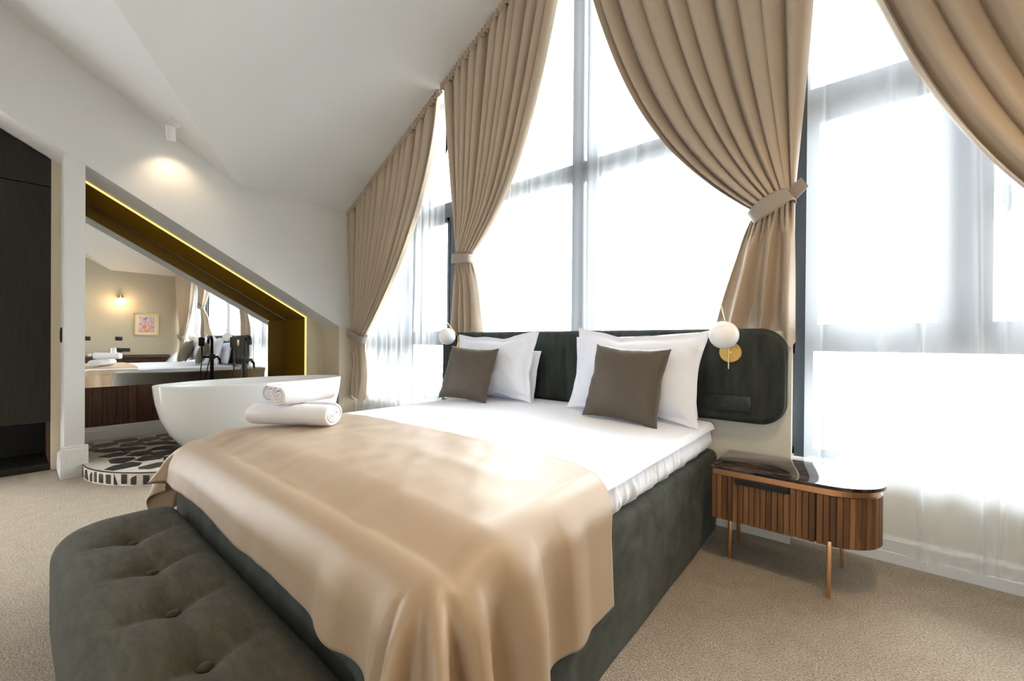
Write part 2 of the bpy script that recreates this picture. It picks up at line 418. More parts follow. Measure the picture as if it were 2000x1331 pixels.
for a, b_ in ((WBx0 + .06, .64), (.72, WBx1 - .06)): box('pane', a, b_, YB - .08, YB - .075, WBz0 + .06, WBz1 - .06, glass, w4)
w1 = window(1, XL, -3.14, [(-3.67, -3.61, False)], (1.04, 1.14), 2.348, 2.508, True)
window(2, -3.04, -.27, [(-1.765, -1.665, True), (-1.635, -1.535, True)], (1.02, 1.09), 2.363, 2.50, False)
w3 = window(3, -.21, XR, [(.335, .43, False)], (1.04, 1.14), 2.35, 2.508, True)
for wn, hx in ((w1, -3.74), (w3, .50)):
    h = thing('window_handle', (hx, YW - .005, 1.75), None, None); 
    h.parent = wn; h.location = Vector((hx, YW - .005, 1.75)) - wn.location
    bm = bmesh.new(); bbox(bm, -.012, .012, -.0, .006, -.04, .04, .003, 1); bbox(bm, -.008, .008, -.035, -.02, -.09, .01, .004, 1); bbox(bm, -.006, .006, -.03, .0, -.006, .006)
    from_bm('handle', bm, black_metal, h, local=True, auto=40)
for n, (a, b_) in ((3, (-3.14, -3.04)), (4, (-.27, -.21))):
    bm = bmesh.new(); bbox(bm, a, b_, YW, YW + .12, .43, 2.48)
    if n == 3: bbox(bm, a + .045, b_, YW, YW + .12, 2.48, roof(a))
    else: bbox(bm, a, b_, YW, YW + .12, 2.48, roof(b_))
    o = from_bm('trim_%d' % n, bm, anthracite); o['kind'] = 'structure'

# ------------------------------------------------------------------ building across the street
fac = M('facade_plaster', (.86, .80, .72), .85); fac2 = M('facade_trim', (.92, .89, .84), .8); fwin = M('facade_glass', (.02, .03, .04), .3, spec=.15); fframe = M('facade_frame', (.95, .94, .92), .6)
bl = thing('apartment_building', (0, 15, -9), 'pale cream building with cornice and white framed windows across the street', 'building')
box('wall', -45, 30, 15.0, 22, -9, -.13, fac, bl)
box('attic', -45, 30, 15.3, 22, -.13, .80, fac2, bl)
box('cornice', -45, 30, 14.7, 15.4, -.14, .06, fac2, bl)
box('coping', -45, 30, 15.1, 15.6, .80, .86, fac2, bl)
box('string_course', -45, 30, 14.92, 15.05, -.36, -.30, fac2, bl)
k = 0
x = -40.0
wproto = None
while x < 28:
    for zt_ in (-.55, -4.0):
        if wproto is None:
            wproto = box('window_surround', -.62, .62, 14.9, 15.02, -1.62, .08, fac2, None); wproto.parent = bl; wproto.data.transform(Matrix.Translation((0, -15, 0)))
            f1 = box('window_frame', -.48, .48, 14.88, 15.0, -1.5, 0, fframe, None); f1.parent = wproto; f1.data.transform(Matrix.Translation((0, -15, 0)))
            for a, b2, c, d in ((-.42, -.04, -.95, -.06), (.04, .42, -.95, -.06), (-.42, -.04, -1.44, -1.03), (.04, .42, -1.44, -1.03)):
                g = box('pane', a, b2, 14.87, 14.9, c, d, fwin, None); g.parent = wproto; g.data.transform(Matrix.Translation((0, -15, 0)))
            c_ = wproto
        else:
            c_ = copy_tree(wproto, bl)
        c_.location = (x, 0, zt_ + 9)
    x += 1.62

gr_ = box('ground_outside', -90, 90, YW + .2, 150, -9.2, -9, M('street', (.22, .22, .215), .9)); gr_['kind'] = 'structure'
# ------------------------------------------------------------------ wardrobe
wr = thing('wardrobe', (XN - .1, -.4, 0), 'tall dark brown built-in wardrobe under the slanted ceiling, left edge', 'wardrobe')
yw0, yw1 = -.85, .25
pris('body', [(yw0, .42), (yw1, .42), (yw1, soffit(yw1) - .004), (yw0, soffit(yw0) - .004)], 'x', XMIR, XN - .025, ward_in, wr)
box('side', XMIR, XN - .005, yw1 - .022, yw1 - .001, 0, soffit(yw1) - .01, ward, wr)
box('bottom_board', XMIR, XN - .005, yw0, yw1 - .022, 0, .055, ward, wr, bev=.002)
box('compartment_back', XMIR, XMIR + .02, yw0, yw1 - .022, .055, .42, ward_in, wr)
box('compartment_side', XMIR + .02, XN - .03, yw1 - .06, yw1 - .022, .055, .42, wal_d[0], wr)
yc = -.36
for a, b_ in ((yw0, yc - .002), (yc + .002, yw1 - .026)):
    box('door', XN - .024, XN - .003, a, b_, .396, 2.317, ward, wr, bev=.002, seg=1)
    pris('top_door', [(a, 2.324), (b_, 2.324), (b_, soffit(b_) - .012), (a, soffit(a) - .012)], 'x', XN - .024, XN - .003, ward, wr)
sw = thing('light_switch', (XN + .2, .255, 1.1), 'black switch plate on the narrow side of white column', 'switch')
box('plate', XL - .30, XL - .22, .247, .2545, 1.05, 1.17, black_plastic, sw, bev=.002)
box('rocker', XL - .29, XL - .23, .2445, .2475, 1.065, 1.155, black_plastic, sw, bev=.001)

# ------------------------------------------------------------------ podium with terrazzo chips
pod = thing('bath_podium', (-4.65, 1.3, 0), 'low rounded podium inlaid with dark marble pieces under the bathtub', 'podium')
PR = .84; PCx, PCy = -4.65, 1.19
def pod_out(grow=0, n=28):
    pts = [(XMIR - .02, .27), (XN, .27), (XN, .367), (XL + .001, .367)]
    a0 = R(-90)
    for i in range(n + 1):
        a = a0 + (PI / 2) * i / n
        pts.append((PCx + (PR + grow) * math.cos(a), PCy + (PR + grow) * math.sin(a)))
    pts += [(PCx + PR + grow, 2.45), (XMIR - .02, 2.45)]
    return pts
pout = pod_out()
pris('base', pout, 'z', 0, .098, stone_cream, pod)
# dark edge strip
bm = bmesh.new()
arc = pod_out(.002)[4:-1]; arc_i = pod_out(-.006)[4:-1]
prism(bm, arc + arc_i[::-1], 'z', .0925, .0995)
from_bm('edge_strip', bm, black_metal, pod)
def inside(p, poly, mg=0):
    x, y = p; c = False; n = len(poly)
    for i in range(n):
        x1_, y1_ = poly[i]; x2_, y2_ = poly[(i + 1) % n]
        if (y1_ > y) != (y2_ > y) and x < (x2_ - x1_) * (y - y1_) / (y2_ - y1_) + x1_: c = not c
    return c
shrunk = pod_out(-.015)
rs = random.Random(3)
gy = .24
row = 0
while gy < 2.4:
    gx = XMIR + .06 + (row % 2) * .125
    while gx < -3.85:
        cx, cyy = gx + rs.uniform(-.025, .025), gy + rs.uniform(-.02, .02)
        n = rs.choice((5, 5, 6, 6)); rot = rs.uniform(0, 6.28)
        ang = rs.uniform(.2, 2.4); el = rs.uniform(1.05, 1.35)
        pts = []
        for k in range(n):
            a = rot + 2 * PI * k / n + rs.uniform(-.3, .3)
            rr = rs.uniform(.085, .11)
            px, py = rr * math.cos(a) * el, rr * math.sin(a) / el * 1.15
            pts.append((cx + px * math.cos(ang) - py * math.sin(ang), cyy + px * math.sin(ang) + py * math.cos(ang)))
        ok = all(inside(p, shrunk) for p in pts) and not (cx < XL + .06 and cyy < .43 and cx > XN - .05)
        if ok: pris('stone', pts, 'z', .0975, .0992 + rs.uniform(0, .0006), chips[rs.choice((0, 1, 1, 2))], pod)
        gx += .25
    gy += .155; row += 1
# riser pieces
s = 0.0
a = R(-90) ; 
while a < R(2):
    wdt = rs.choice((.030, .036, .042))
    if rs.random() < .85:
        for kind in (rs.choice(('q', 'q', 'q', 't')),):
            a1 = a + wdt / PR
            def RP(aa, z, g): return (PCx + (PR + g) * math.cos(aa), PCy + (PR + g) * math.sin(aa), z)
            zt = rs.choice((.085, .078, .086)); zb = rs.choice((.006, .015, .01))
            if kind == 'q': ps = [(a, zb), (a1, zb), (a1, zt), (a, zt - rs.choice((0, 0, .02)))]
            else: ps = [(a, zb), (a1, zb), (a1 if rs.random() < .5 else a, zt)]
            n = len(ps)
            vs = [RP(p[0], p[1], -.004) for p in ps] + [RP(p[0], p[1], .0022) for p in ps]
            fs = [tuple(range(n))[::-1], tuple(range(n, 2 * n))] + [(i, (i + 1) % n, n + (i + 1) % n, n + i) for i in range(n)]
            mk('stone', vs, fs, chips[rs.choice((0, 2, 2))], pod)
    a += (wdt + rs.choice((.006, .010, .03))) / PR

# ------------------------------------------------------------------ bathtub
TC = (-4.56, 1.57); TA, TB = .375, .82
tubt = thing('bathtub', (TC[0], TC[1], .1), 'white oval freestanding bathtub on the terrazzo podium', 'bathtub')
def tubf(u, v):
    # v: 0 outer foot -> rim -> inner bottom
    a = 2 * PI * u
    outer = [(.64, .0), (.70, .008), (.78, .06), (.865, .16), (.935, .29), (.975, .42), (.993, .52), (1.0, .575), (.998, .583), (.985, .586), (.972, .583), (.965, .572)]
    inner = [(.945, .50), (.90, .38), (.84, .27), (.76, .19), (.62, .14), (.4, .125), (.0001, .12)]
    P = outer + inner
    f = v * (len(P) - 1); i = min(int(f), len(P) - 2); t_ = f - i
    s_ = P[i][0] * (1 - t_) + P[i + 1][0] * t_; z = P[i][1] * (1 - t_) + P[i + 1][1] * t_
    return (TC[0] + TA * s_ * math.cos(a), TC[1] + TB * s_ * math.sin(a), .1 + z)
vs, fs = grid(96, 19 * 3 - 2, tubf, closed=True)
mk('shell', vs, fs, ceramic, tubt, smooth=True)
lathe('drain', [(.0, .222), (.03, .222), (.03, .226), (.0, .226)], brass_light, tubt, c=(TC[0], TC[1], 0), n=20)

# ------------------------------------------------------------------ bath filler
FX, FY = -5.07, 1.60
fa = thing('bath_filler', (FX, FY, .1), 'black floor-standing bath tap with hand shower between tub and mirror', 'tap')
lathe('floor_plate', [(0, .1), (.05, .1), (.05, .112), (.02, .116), (0, .116)], black_metal, fa, c=(FX, FY, 0), n=24)
tub_('column', [(FX, FY, .11), (FX, FY, .90)], .021, black_metal, fa, 16)
pts = [(FX, FY, .89), (FX, FY, 1.06)]
for i in range(9):
    a = PI - PI * i / 8
    pts.append((FX + .075 + .075 * math.cos(a), FY, 1.06 + .06 * math.sin(a)))
pts.append((FX + .15, FY, 1.03))
tub_('spout', pts, .0165, black_metal, fa, 14)
bm = bmesh.new(); tube(bm, [(FX, FY - .11, .865), (FX, FY + .07, .865)], .013, 12); bbox(bm, FX - .028, FX + .028, FY - .03, FY + .03, .84, .90, .006)
from_bm('mixer_body', bm, black_metal, fa, auto=40)
bm = bmesh.new(); tube(bm, [(FX, FY + .065, .85), (FX, FY + .085, .83), (FX, FY + .09, .77)], [.016, .014, .009], 10)
from_bm('lever', bm, black_metal, fa, auto=40)
bm = bmesh.new(); tube(bm, [(FX, FY - .10, .84), (FX, FY - .105, 1.0)], .011, 10); bbox(bm, FX - .012, FX + .012, FY - .14, FY - .075, 1.0, 1.11, .01)
from_bm('hand_shower', bm, black_metal, fa, auto=40)
pts = [(FX + .01, FY - .1 - .02 * math.sin(PI * i / 16) - .045 * (i / 16) * (1 - i / 16) * 4 + .08 * i / 16, .84 - .5 * math.sin(PI * i / 16)) for i in range(17)]
tub_('hose', pts, .006, black_metal, fa, 8)

# ------------------------------------------------------------------ ceiling spot on the slanted ceiling
def cylshell(name, p0, p1, ro, ri, mat, parent, n=28):
    p0, p1 = Vector(p0), Vector(p1); t_ = (p1 - p0).normalized(); a_ = t_.cross(Vector((0, 1, 0))).normalized(); b2 = t_.cross(a_)
    rings = [(p0, ro), (p1, ro), (p1, ri), (p1 - t_ * .012, ri * .9)]
    vs = [p + (a_ * math.cos(2 * PI * k / n) + b2 * math.sin(2 * PI * k / n)) * r for p, r in rings for k in range(n)]
    fs = [(i * n + k, i * n + (k + 1) % n, (i + 1) * n + (k + 1) % n, (i + 1) * n + k) for i in range(3) for k in range(n)]
    fs.append(tuple(range(n))[::-1]); bm = bmesh.new(); V_ = [bm.verts.new(v) for v in vs]
    for f in fs: bm.faces.new([V_[i] for i in f])
    return from_bm(name, bm, mat, parent, auto=40)
lens_mat = emis('spot_lens', (1, .86, .62), 12)
def ceiling_spot(sx, sy, sz, nrm, off, aim, label, energy, size, radius):
    nrm = Vector(nrm).normalized(); aim = Vector(aim).normalized(); P0 = Vector((sx, sy, sz))
    sp = thing('ceiling_spot', (sx, sy, sz), label, 'spotlight', 'white ceiling spotlights')
    bm = bmesh.new(); tube(bm, [P0, P0 + nrm * .022], .045, 24); from_bm('ceiling_plate', bm, trim_white, sp, auto=40)
    bm = bmesh.new(); tube(bm, [P0 + nrm * .022, P0 + nrm * .034], .036, 24); tube(bm, [P0 + nrm * .034, P0 + nrm * .046], .03, 24); from_bm('joint', bm, trim_white, sp, auto=40)
    top = P0 + Vector(off); end = top + aim * .115
    cylshell('body', top, end, .034, .029, trim_white, sp)
    bm = bmesh.new(); tube(bm, [end - aim * .0125, end - aim * .0115], .026, 24); from_bm('lens', bm, lens_mat, sp)
    sl = bpy.data.lights.new('spot_beam', 'SPOT'); sl.energy = energy; sl.color = (1, .74, .46); sl.spot_size = R(size); sl.spot_blend = .9; sl.shadow_soft_size = radius
    so = bpy.data.objects.new('spot_beam', sl); col.objects.link(so); so.location = end + aim * .01
    so.rotation_euler = aim.to_track_quat('-Z', 'Y').to_euler()
ceiling_spot(-4.44, .875, Z0 - S2 * (.875 - YA), (0, -S2, -1), (-.02, -.03, -.035), (-.34, .12, -1), 'small white cylinder spotlight, lit, on the slanted ceiling at left', 6.5, 112, .02)
ceiling_spot(.25, 1.35, roof(.25), (-S1, 0, -1), (-.02, 0, -.035), (0, -.05, -1), 'added white cylinder fill spotlight on the ceiling slope above the bed side, out of frame', 85, 130, .15)  # unseen spot added to brighten the carpet at the right
ceiling_spot(XM, -1.6, ZT, (0, 0, -1), (0, 0, -.035), (0, .1, -1), 'added white cylinder fill spotlight on the flat ceiling behind the camera, out of frame', 18, 130, .04)  # unseen spot added as fill from behind the camera
# ------------------------------------------------------------------ desk side of the room (seen in the mirror)
dk = thing('writing_desk', (1.2, 1.7, 0), 'dark wooden desk along the beige wall, seen in mirror', 'desk')
box('desktop', .95, XR - .002, .70, 2.42, .665, .70, wal_d[1], dk, bev=.003)
box('apron', .98, 1.0, .74, 2.38, .53, .665, wal_d[1], dk, bev=.002)
for yy in (.72, 2.36): box('leg', .98, XR - .01, yy, yy + .035, 0, .665, wal_d[1], dk, bev=.002)
box('upstand', XR - .02, XR - .002, .70, 2.42, .70, .72, wal_d[1], dk)
ch = thing('desk_chair', (.77, 2.10, 0), 'grey tub chair with curved back beside the dark desk', 'chair')
grey_fab = M('grey_fabric', (.30, .31, .30), .8, Sheen_Weight=.3)
def backf(u, v):
    a = R(15) + R(113) * u; h = .40 + (.40 * math.sin(PI * (.15 + .7 * u))) * v
    rr = .25 + .04 * v
    return (.77 - rr * math.cos(a) * .9, 2.07 + .03 + rr * math.sin(a), h)
vs, fs = grid(24, 8, backf); o = mk('backrest', vs, fs, grey_fab, ch, smooth=True)
md = o.modifiers.new('th', 'SOLIDIFY'); md.thickness = .035
bm = bmesh.new(); bmesh.ops.create_cone(bm, cap_ends=True, segments=28, radius1=.235, radius2=.245, depth=.09, matrix=Matrix.Translation((.77, 2.07, .42)))
bmesh.ops.bevel(bm, geom=[e for e in bm.edges if abs(e.verts[0].co.z - e.verts[1].co.z) < 1e-4], offset=.02, segments=3, affect='EDGES')
from_bm('seat', bm, grey_fab, ch, auto=50)
for sx_, sy_ in ((-1, -1), (-1, 1), (1, -1), (1, 1)):
    tub_('leg', [(.77 + sx_ * .13, 2.07 + sy_ * .13, .38), (.77 + sx_ * .17, 2.07 + sy_ * .19, 0)], [.014, .009], black_metal, ch, 8)
pf = thing('framed_picture', (XR, 2.01, 1.42), 'gold framed abstract watercolour in pink and red on the beige wall', 'picture')
fy0, fy1, fz0, fz1 = 1.78, 2.22, 1.17, 1.68
bm = bmesh.new()
for a_, b2, c_, d_ in ((fy0, fy1, fz0, fz0 + .02), (fy0, fy1, fz1 - .02, fz1), (fy0, fy0 + .02, fz0 + .02, fz1 - .02), (fy1 - .02, fy1, fz0 + .02, fz1 - .02)):
    bbox(bm, XR - .025, XR - .001, a_, b2, c_, d_)
from_bm('frame', bm, brass, pf)
box('mat_board', XR - .012, XR - .001, fy0 + .02, fy1 - .02, fz0 + .02, fz1 - .02, M('mat_board', (.75, .70, .60), .8), pf)
art = M('watercolour', (.7, .5, .5), .8); N, L, b = nodes(art)
tc = N.new('ShaderNodeTexCoord'); n1 = N.new('ShaderNodeTexNoise'); n1.inputs['Scale'].default_value = 9; n1.inputs['Detail'].default_value = 4; n1.inputs['Distortion'].default_value = .6
L.new(tc.outputs['Object'], n1.inputs['Vector'])
rp = N.new('ShaderNodeValToRGB'); els = rp.color_ramp.elements
els[0].position = .3; els[0].color = (.16, .14, .45, 1); els[1].position = .72; els[1].color = (.75, .35, .10, 1)
for p_, c_ in ((.40, (.45, .38, .60)), (.48, (.70, .62, .60)), (.56, (.62, .16, .15)), (.63, (.80, .50, .35))):
    e_ = els.new(p_); e_.color = (*c_, 1)
L.new(n1.outputs['Fac'], rp.inputs[0]); L.new(rp.outputs[0], b.inputs['Base Color'])
box('print', XR - .014, XR - .010, fy0 + .085, fy1 - .085, fz0 + .075, fz1 - .075, art, pf)
bs = thing('wall_sconce', (XR, 1.545, 1.93), 'lit opal globe sconce with brass cap on the beige wall', 'wall lamp')
lathe('wall_plate', [(0, -.001), (.045, -.001), (.045, -.018), (0, -.018)], brass, bs, c=(XR, 1.545, 2.02), axis='x')
tub_('arm', [(XR - .01, 1.545, 2.02), (XR - .11, 1.545, 2.02), (XR - .11, 1.545, 2.10)], .007, brass, bs, 8)
lathe('cap', [(0, 2.06), (.035, 2.06), (.05, 2.03), (.055, 1.975), (.0, 1.975)], brass, bs, c=(XR - .11, 1.545, 0), n=24)
prof_ = [(0.0001 + .072 * math.sin(PI * i / 16), 1.925 - .06 * math.cos(PI * i / 16)) for i in range(17)]
lathe('globe', prof_, emis('lit_globe', (1, .72, .38), 16), bs, c=(XR - .11, 1.545, 0), n=28)
pl = bpy.data.lights.new('sconce_glow', 'POINT'); pl.energy = 9; pl.color = (1, .66, .32); pl.shadow_soft_size = .08
po = bpy.data.objects.new('sconce_glow', pl); col.objects.link(po); po.location = (XR - .20, 1.545, 1.92)
for nm, y_, z_, wy, hz, lb, k_ in (('light_switch', 1.53, 1.09, .12, .085, 'black switch plate under the lit globe sconce on beige wall', 2), ('light_switch', 1.02, 1.09, .12, .085, 'black switch plate beside the column edge in the mirror, above cups', 2), ('power_socket', 1.60, .835, .24, .08, 'long black socket strip above the desk behind the kettle', 3)):
    s_ = thing(nm, (XR, y_, z_), lb, 'switch' if 'switch' in nm else 'socket')
    box('plate', XR - .009, XR - .001, y_ - wy / 2, y_ + wy / 2, z_ - hz / 2, z_ + hz / 2, black_plastic, s_, bev=.002)
    for i in range(k_):
        ww = wy / k_
        box('rocker' if 'switch' in nm else 'outlet', XR - .012, XR - .009, y_ - wy / 2 + i * ww + .01, y_ - wy / 2 + (i + 1) * ww - .01, z_ - hz / 2 + .012, z_ + hz / 2 - .012, black_plastic, s_, bev=.001)
steel = M('steel', (.65, .66, .66), .3, 1); white_cer = M('white_ceramic', (.80, .80, .78), .2)
kt = thing('electric_kettle', (1.28, 1.42, .70), 'white and steel electric kettle with black handle on desk', 'kettle')
lathe('base', [(0, .70), (.075, .70), (.075, .715), (0, .715)], black_plastic, kt, c=(1.28, 1.42, 0), n=24)
lathe('body', [(0, .716), (.07, .716), (.068, .74), (.055, .86), (.05, .885), (0, .89)], steel, kt, c=(1.28, 1.42, 0), n=24)
tub_('handle', [(1.28, 1.475, .88), (1.28, 1.53, .87), (1.28, 1.54, .80), (1.28, 1.495, .745)], .009, black_plastic, kt, 8)
bm = bmesh.new(); tube(bm, [(1.28, 1.37, .84), (1.28, 1.345, .875)], [.018, .01], 10); from_bm('spout', bm, steel, kt, auto=40)
tr = thing('tray', (1.28, 1.10, .70), 'grey oval tray with cups on the dark desk', 'tray')
lathe('plate', [(0, .70), (.13, .70), (.14, .712), (.13, .706), (0, .705)], grey_fab, tr, c=(1.28, 1.10, 0), n=32)
for i, (yy, xx, lb) in enumerate(((1.04, 1.26, 'white cup on the tray, nearer the column edge in mirror'), (1.16, 1.28, 'white cup on the tray, nearer the kettle in mirror'))):
    c_ = thing('cup', (xx, yy, .706), lb, 'cup', 'cups on the tray')
    lathe('bowl', [(0, .707), (.022, .707), (.034, .735), (.038, .765), (.034, .765), (.03, .735), (.0, .715)], white_cer, c_, c=(xx, yy, 0), n=20)
    tub_('handle', [(xx, yy + .035, .755), (xx, yy + .058, .75), (xx, yy + .056, .73), (xx, yy + .032, .728)], .004, white_cer, c_, 6)

# ------------------------------------------------------------------ bed
BX0, BX1, BY0, BY1 = -2.51, -.625, .50, 2.60
bed = thing('bed', ((BX0 + BX1) / 2, 1.5, 0), 'large double bed with dark green velvet frame and white sheets', 'bed')
def frame_f(u, v):
    # upholstered box: perimeter u, profile v (bottom -> rounded rim -> inner edge)
    rc = .10; pts_ = [(BX1 - rc, BY0, 0, -1), (BX0 + rc, BY0, 0, -1)]
    segs_ = [('l', (BX1, BY1), (BX1, BY0 + rc)), ('c', (BX1 - rc, BY0 + rc), 0, -90), ('l', (BX1 - rc, BY0), (BX0 + rc, BY0)),
             ('c', (BX0 + rc, BY0 + rc), -90, -180), ('l', (BX0, BY0 + rc), (BX0, BY1))]
    ln = [math.dist(q[1], q[2]) if q[0] == 'l' else rc * PI / 2 for q in segs_]
    d = u * sum(ln)
    for q, l_ in zip(segs_, ln):
        if d <= l_ or q is segs_[-1]: break
        d -= l_
    t_ = min(1, d / l_)
    if q[0] == 'l':
        x = q[1][0] + (q[2][0] - q[1][0]) * t_; y = q[1][1] + (q[2][1] - q[1][1]) * t_
        dx, dy = (q[2][0] - q[1][0]) / l_, (q[2][1] - q[1][1]) / l_; nx, ny = -dy, dx
    else:
        a_ = R(q[2] + (q[3] - q[2]) * t_); nx, ny = math.cos(a_), math.sin(a_); x, y = q[1][0] + rc * nx, q[1][1] + rc * ny
    rb = .04
    if v < .75:
        z = .004 + (.465 - rb - .004) * v / .75; off = .014 * math.sin(PI * v / .75 * .9) + .006 * nz(x, y, z, 3)
    elif v < .93:
        a_ = (v - .75) / .18 * PI / 2; z = .465 - rb + rb * math.sin(a_); off = -rb * (1 - math.cos(a_)) + .004
    else:
        z = .465; off = -rb - .06 * (v - .93) / .07
    return (x + nx * off, y + ny * off, z)
vs, fs = grid(420, 30, frame_f); fs = [f[::-1] for f in fs]
mk('frame', vs, fs, velvet, bed, smooth=True)
box('base', BX0 + .06, BX1 - .06, BY0 + .06, BY1, .005, .44, velvet, bed)
# mattress with fitted sheet: side wrinkles
MX0, MX1, MY0, MY1 = -2.475, -.66, .55, 2.575
def sheetside(u, v):
    # perimeter right side (X max) + foot + left
    per = [(MX1, MY1), (MX1, MY0), (MX0, MY0), (MX0, MY1)]
    lens = [MY1 - MY0, MX1 - MX0, MY1 - MY0]; tot = sum(lens); d = u * tot
    if d < lens[0]: x, y, nx, ny = MX1, MY1 - d, 1, 0
    elif d < lens[0] + lens[1]: x, y, nx, ny = MX1 - (d - lens[0]), MY0, 0, -1
    else: x, y, nx, ny = MX0, MY0 + (d - lens[0] - lens[1]), -1, 0
    z = .425 + ((.60 if nx > 0 else .56) - .06 * sm(.85, .55, y) * (nx > 0) - .425) * v
    bulge = .022 * math.sin(PI * (v * .8 + .1))
    wr_ = 0
    for f_, a_ in ((23, .006), (57, .004), (11, .005)):
        s_ = nz(d * f_ + v * 1.2 * math.sin(d * 9), v * .7, 3.1)
        wr_ += a_ * (1 - abs(s_) * 4) * (1 - v * .55)
    crease = 0
    for cd_, cw, ang in ((.72, .012, .05), (.93, .014, -.06), (1.04, .01, .08), (1.2, .012, .05), (1.28, .012, -.04), (.5, .01, .03), (.3, .009, -.02)):
        q = (d - cd_ - ang * v) / cw; crease += .014 * math.exp(-q * q) * (1 - v * .7)
    o_ = (bulge + wr_ * .8 + crease) * sm(.1, .55, v) - .035 * (1 - sm(0, .5, v)) + .45 * (wr_ + crease) * sm(.15, .3, v) * (1 - v)
    return (x + nx * o_, y + ny * o_, z)
vs, fs = grid(700, 9, sheetside); mk('fitted_sheet', vs, fs, linen, bed, smooth=True)
box('mattress', MX0 + .03, MX1 - .03, MY0 + .05, MY1, .42, .555, linen, bed)
def crown(x, y):
    cx_ = 1 - abs((x + 1.567) / .94) ** 3; cy_ = sm(.5, 1.0, y)
    return .622 + .026 * max(0, cx_) * (.3 + .7 * cy_) - .045 * sm(.74, .52, y)
def topf(u, v):
    # rounded topper: u across incl. rolled edges, v along
    w_ = MX1 + .03 - (MX0 - .03); r_ = .022
    s_ = (u - .5) * (w_ + .045); h = w_ / 2 - r_
    y = MY0 + .01 + (MY1 - MY0 - .01) * v
    hem = .012 * nz(y * 4, u * 3, 1)
    x0 = (MX0 + MX1) / 2
    if abs(s_) <= h: return (x0 + s_, y, crown(x0 + s_, y) + .003 * nz(x0 + s_, y, 0, 5))
    d = abs(s_) - h; sg = 1 if s_ > 0 else -1
    zt = crown(x0 + sg * h, y)
    if d < r_ * PI / 2: return (x0 + sg * (h + r_ * math.sin(d / r_)), y, zt - r_ * (1 - math.cos(d / r_)))
    e_ = d - r_ * PI / 2
    return (x0 + sg * (h + r_ + e_ * .35), y, zt - r_ - e_ * .9 - hem * .5)
vs, fs = grid(150, 90, topf); o = mk('topper', vs, fs, linen, bed, smooth=True)
# topper foot flap hidden under throw

# headboard
hb = thing('headboard', (-1.66, 2.64, .6), 'wide dark green channelled velvet headboard with rounded corners behind pillows', 'headboard')
HX0, HX1, HZ0, HZ1, HY = -3.035, -.285, .635, 1.165, 2.60
def rr_out(u, inset=0, rad=.13, n=0):
    # point on rounded rectangle perimeter
    w_, h_ = HX1 - HX0 - 2 * inset, HZ1 - HZ0 - 2 * inset; r_ = max(.02, rad - inset)
    segs = [('l', w_ - 2 * r_), ('a', r_ * PI / 2), ('l', h_ - 2 * r_), ('a', r_ * PI / 2)] * 2
    return w_, h_, r_
def rrpts(inset, N_=40):
    x0, x1, z0, z1 = HX0 + inset, HX1 - inset, HZ0 + inset, HZ1 - inset; r_ = max(.015, .13 - inset)
    pts = []
    for cx_, cz_, a0 in ((x1 - r_, z0 + r_, -90), (x1 - r_, z1 - r_, 0), (x0 + r_, z1 - r_, 90), (x0 + r_, z0 + r_, 180)):
        for i in range(10):
            a_ = R(a0 + 90 * i / 9); pts.append((cx_ + r_ * math.cos(a_), cz_ + r_ * math.sin(a_)))
    return pts
# height field: front face grid clipped by an edge rounding profile
def hbf():
    nx, nzv = 260, 44
    vs = []; fs = []
    def sd(x, z):
        qx = abs(x - (HX0 + HX1) / 2) - ((HX1 - HX0) / 2 - .13); qz = abs(z - (HZ0 + HZ1) / 2) - ((HZ1 - HZ0) / 2 - .13)
        return math.hypot(max(qx, 0), max(qz, 0)) + min(max(qx, qz), 0) - .13
    for j in range(nzv):
        tz = j / (nzv - 1)
        for i in range(nx):
            tx = i / (nx - 1)
            # map unit square onto rounded rect
            x = HX0 + (HX1 - HX0) * tx; z = HZ0 + (HZ1 - HZ0) * tz
            cxm, czm = (HX0 + HX1) / 2, (HZ0 + HZ1) / 2
            # shrink corners towards rounded outline
            hw, hh = (HX1 - HX0) / 2, (HZ1 - HZ0) / 2
            dx, dz = x - cxm, z - czm
            ex, ez = abs(dx) - (hw - .13), abs(dz) - (hh - .13)
            if ex > 0 and ez > 0:
                m_ = max(ex, ez); l_ = math.hypot(ex, ez); k_ = m_ / l_
                ex *= k_; ez *= k_
                dx = math.copysign(hw - .13 + ex, dx); dz = math.copysign(hh - .13 + ez, dz)
            x, z = cxm + dx, czm + dz
            d = -sd(x, z); rr = .035
            dep = 0 if d >= rr else rr - math.sqrt(max(0, rr * rr - (rr - d) ** 2))
            ph = ((x - HX0) / .1375) % 1.0
            g = .006 * math.exp(-(min(ph, 1 - ph) / .05) ** 2)
            vs.append((x, HY + dep + g, z))
    for j in range(nzv - 1):
        for i in range(nx - 1):
            a_ = j * nx + i; fs.append((a_, a_ + 1, a_ + nx + 1, a_ + nx))
    return vs, fs
vs, fs = hbf(); mk('cushion_front', vs, fs, velvet_backlit, hb, smooth=True)
bm = bmesh.new(); prism(bm, rrpts(.0), 'y', HY + .034, 2.674); from_bm('side_band', bm, velvet_backlit, hb, auto=40)
def hsock(x, lb):
    s_ = thing('power_socket', (x, HY, .745), lb, 'socket')
    box('plate', x - .13, x + .13, HY - .012, HY + .002, .70, .79, black_plastic, s_, bev=.004)
    for i in range(3):
        xx = x - .083 + i * .083
        lathe('outlet', [(0, -.0135), (.026, -.0135), (.028, -.0115), (0, -.0115)], black_metal, s_, c=(xx, HY, .745), n=20, axis='y')
hsock(-.575, 'black three-gang socket strip at lower right of the headboard')

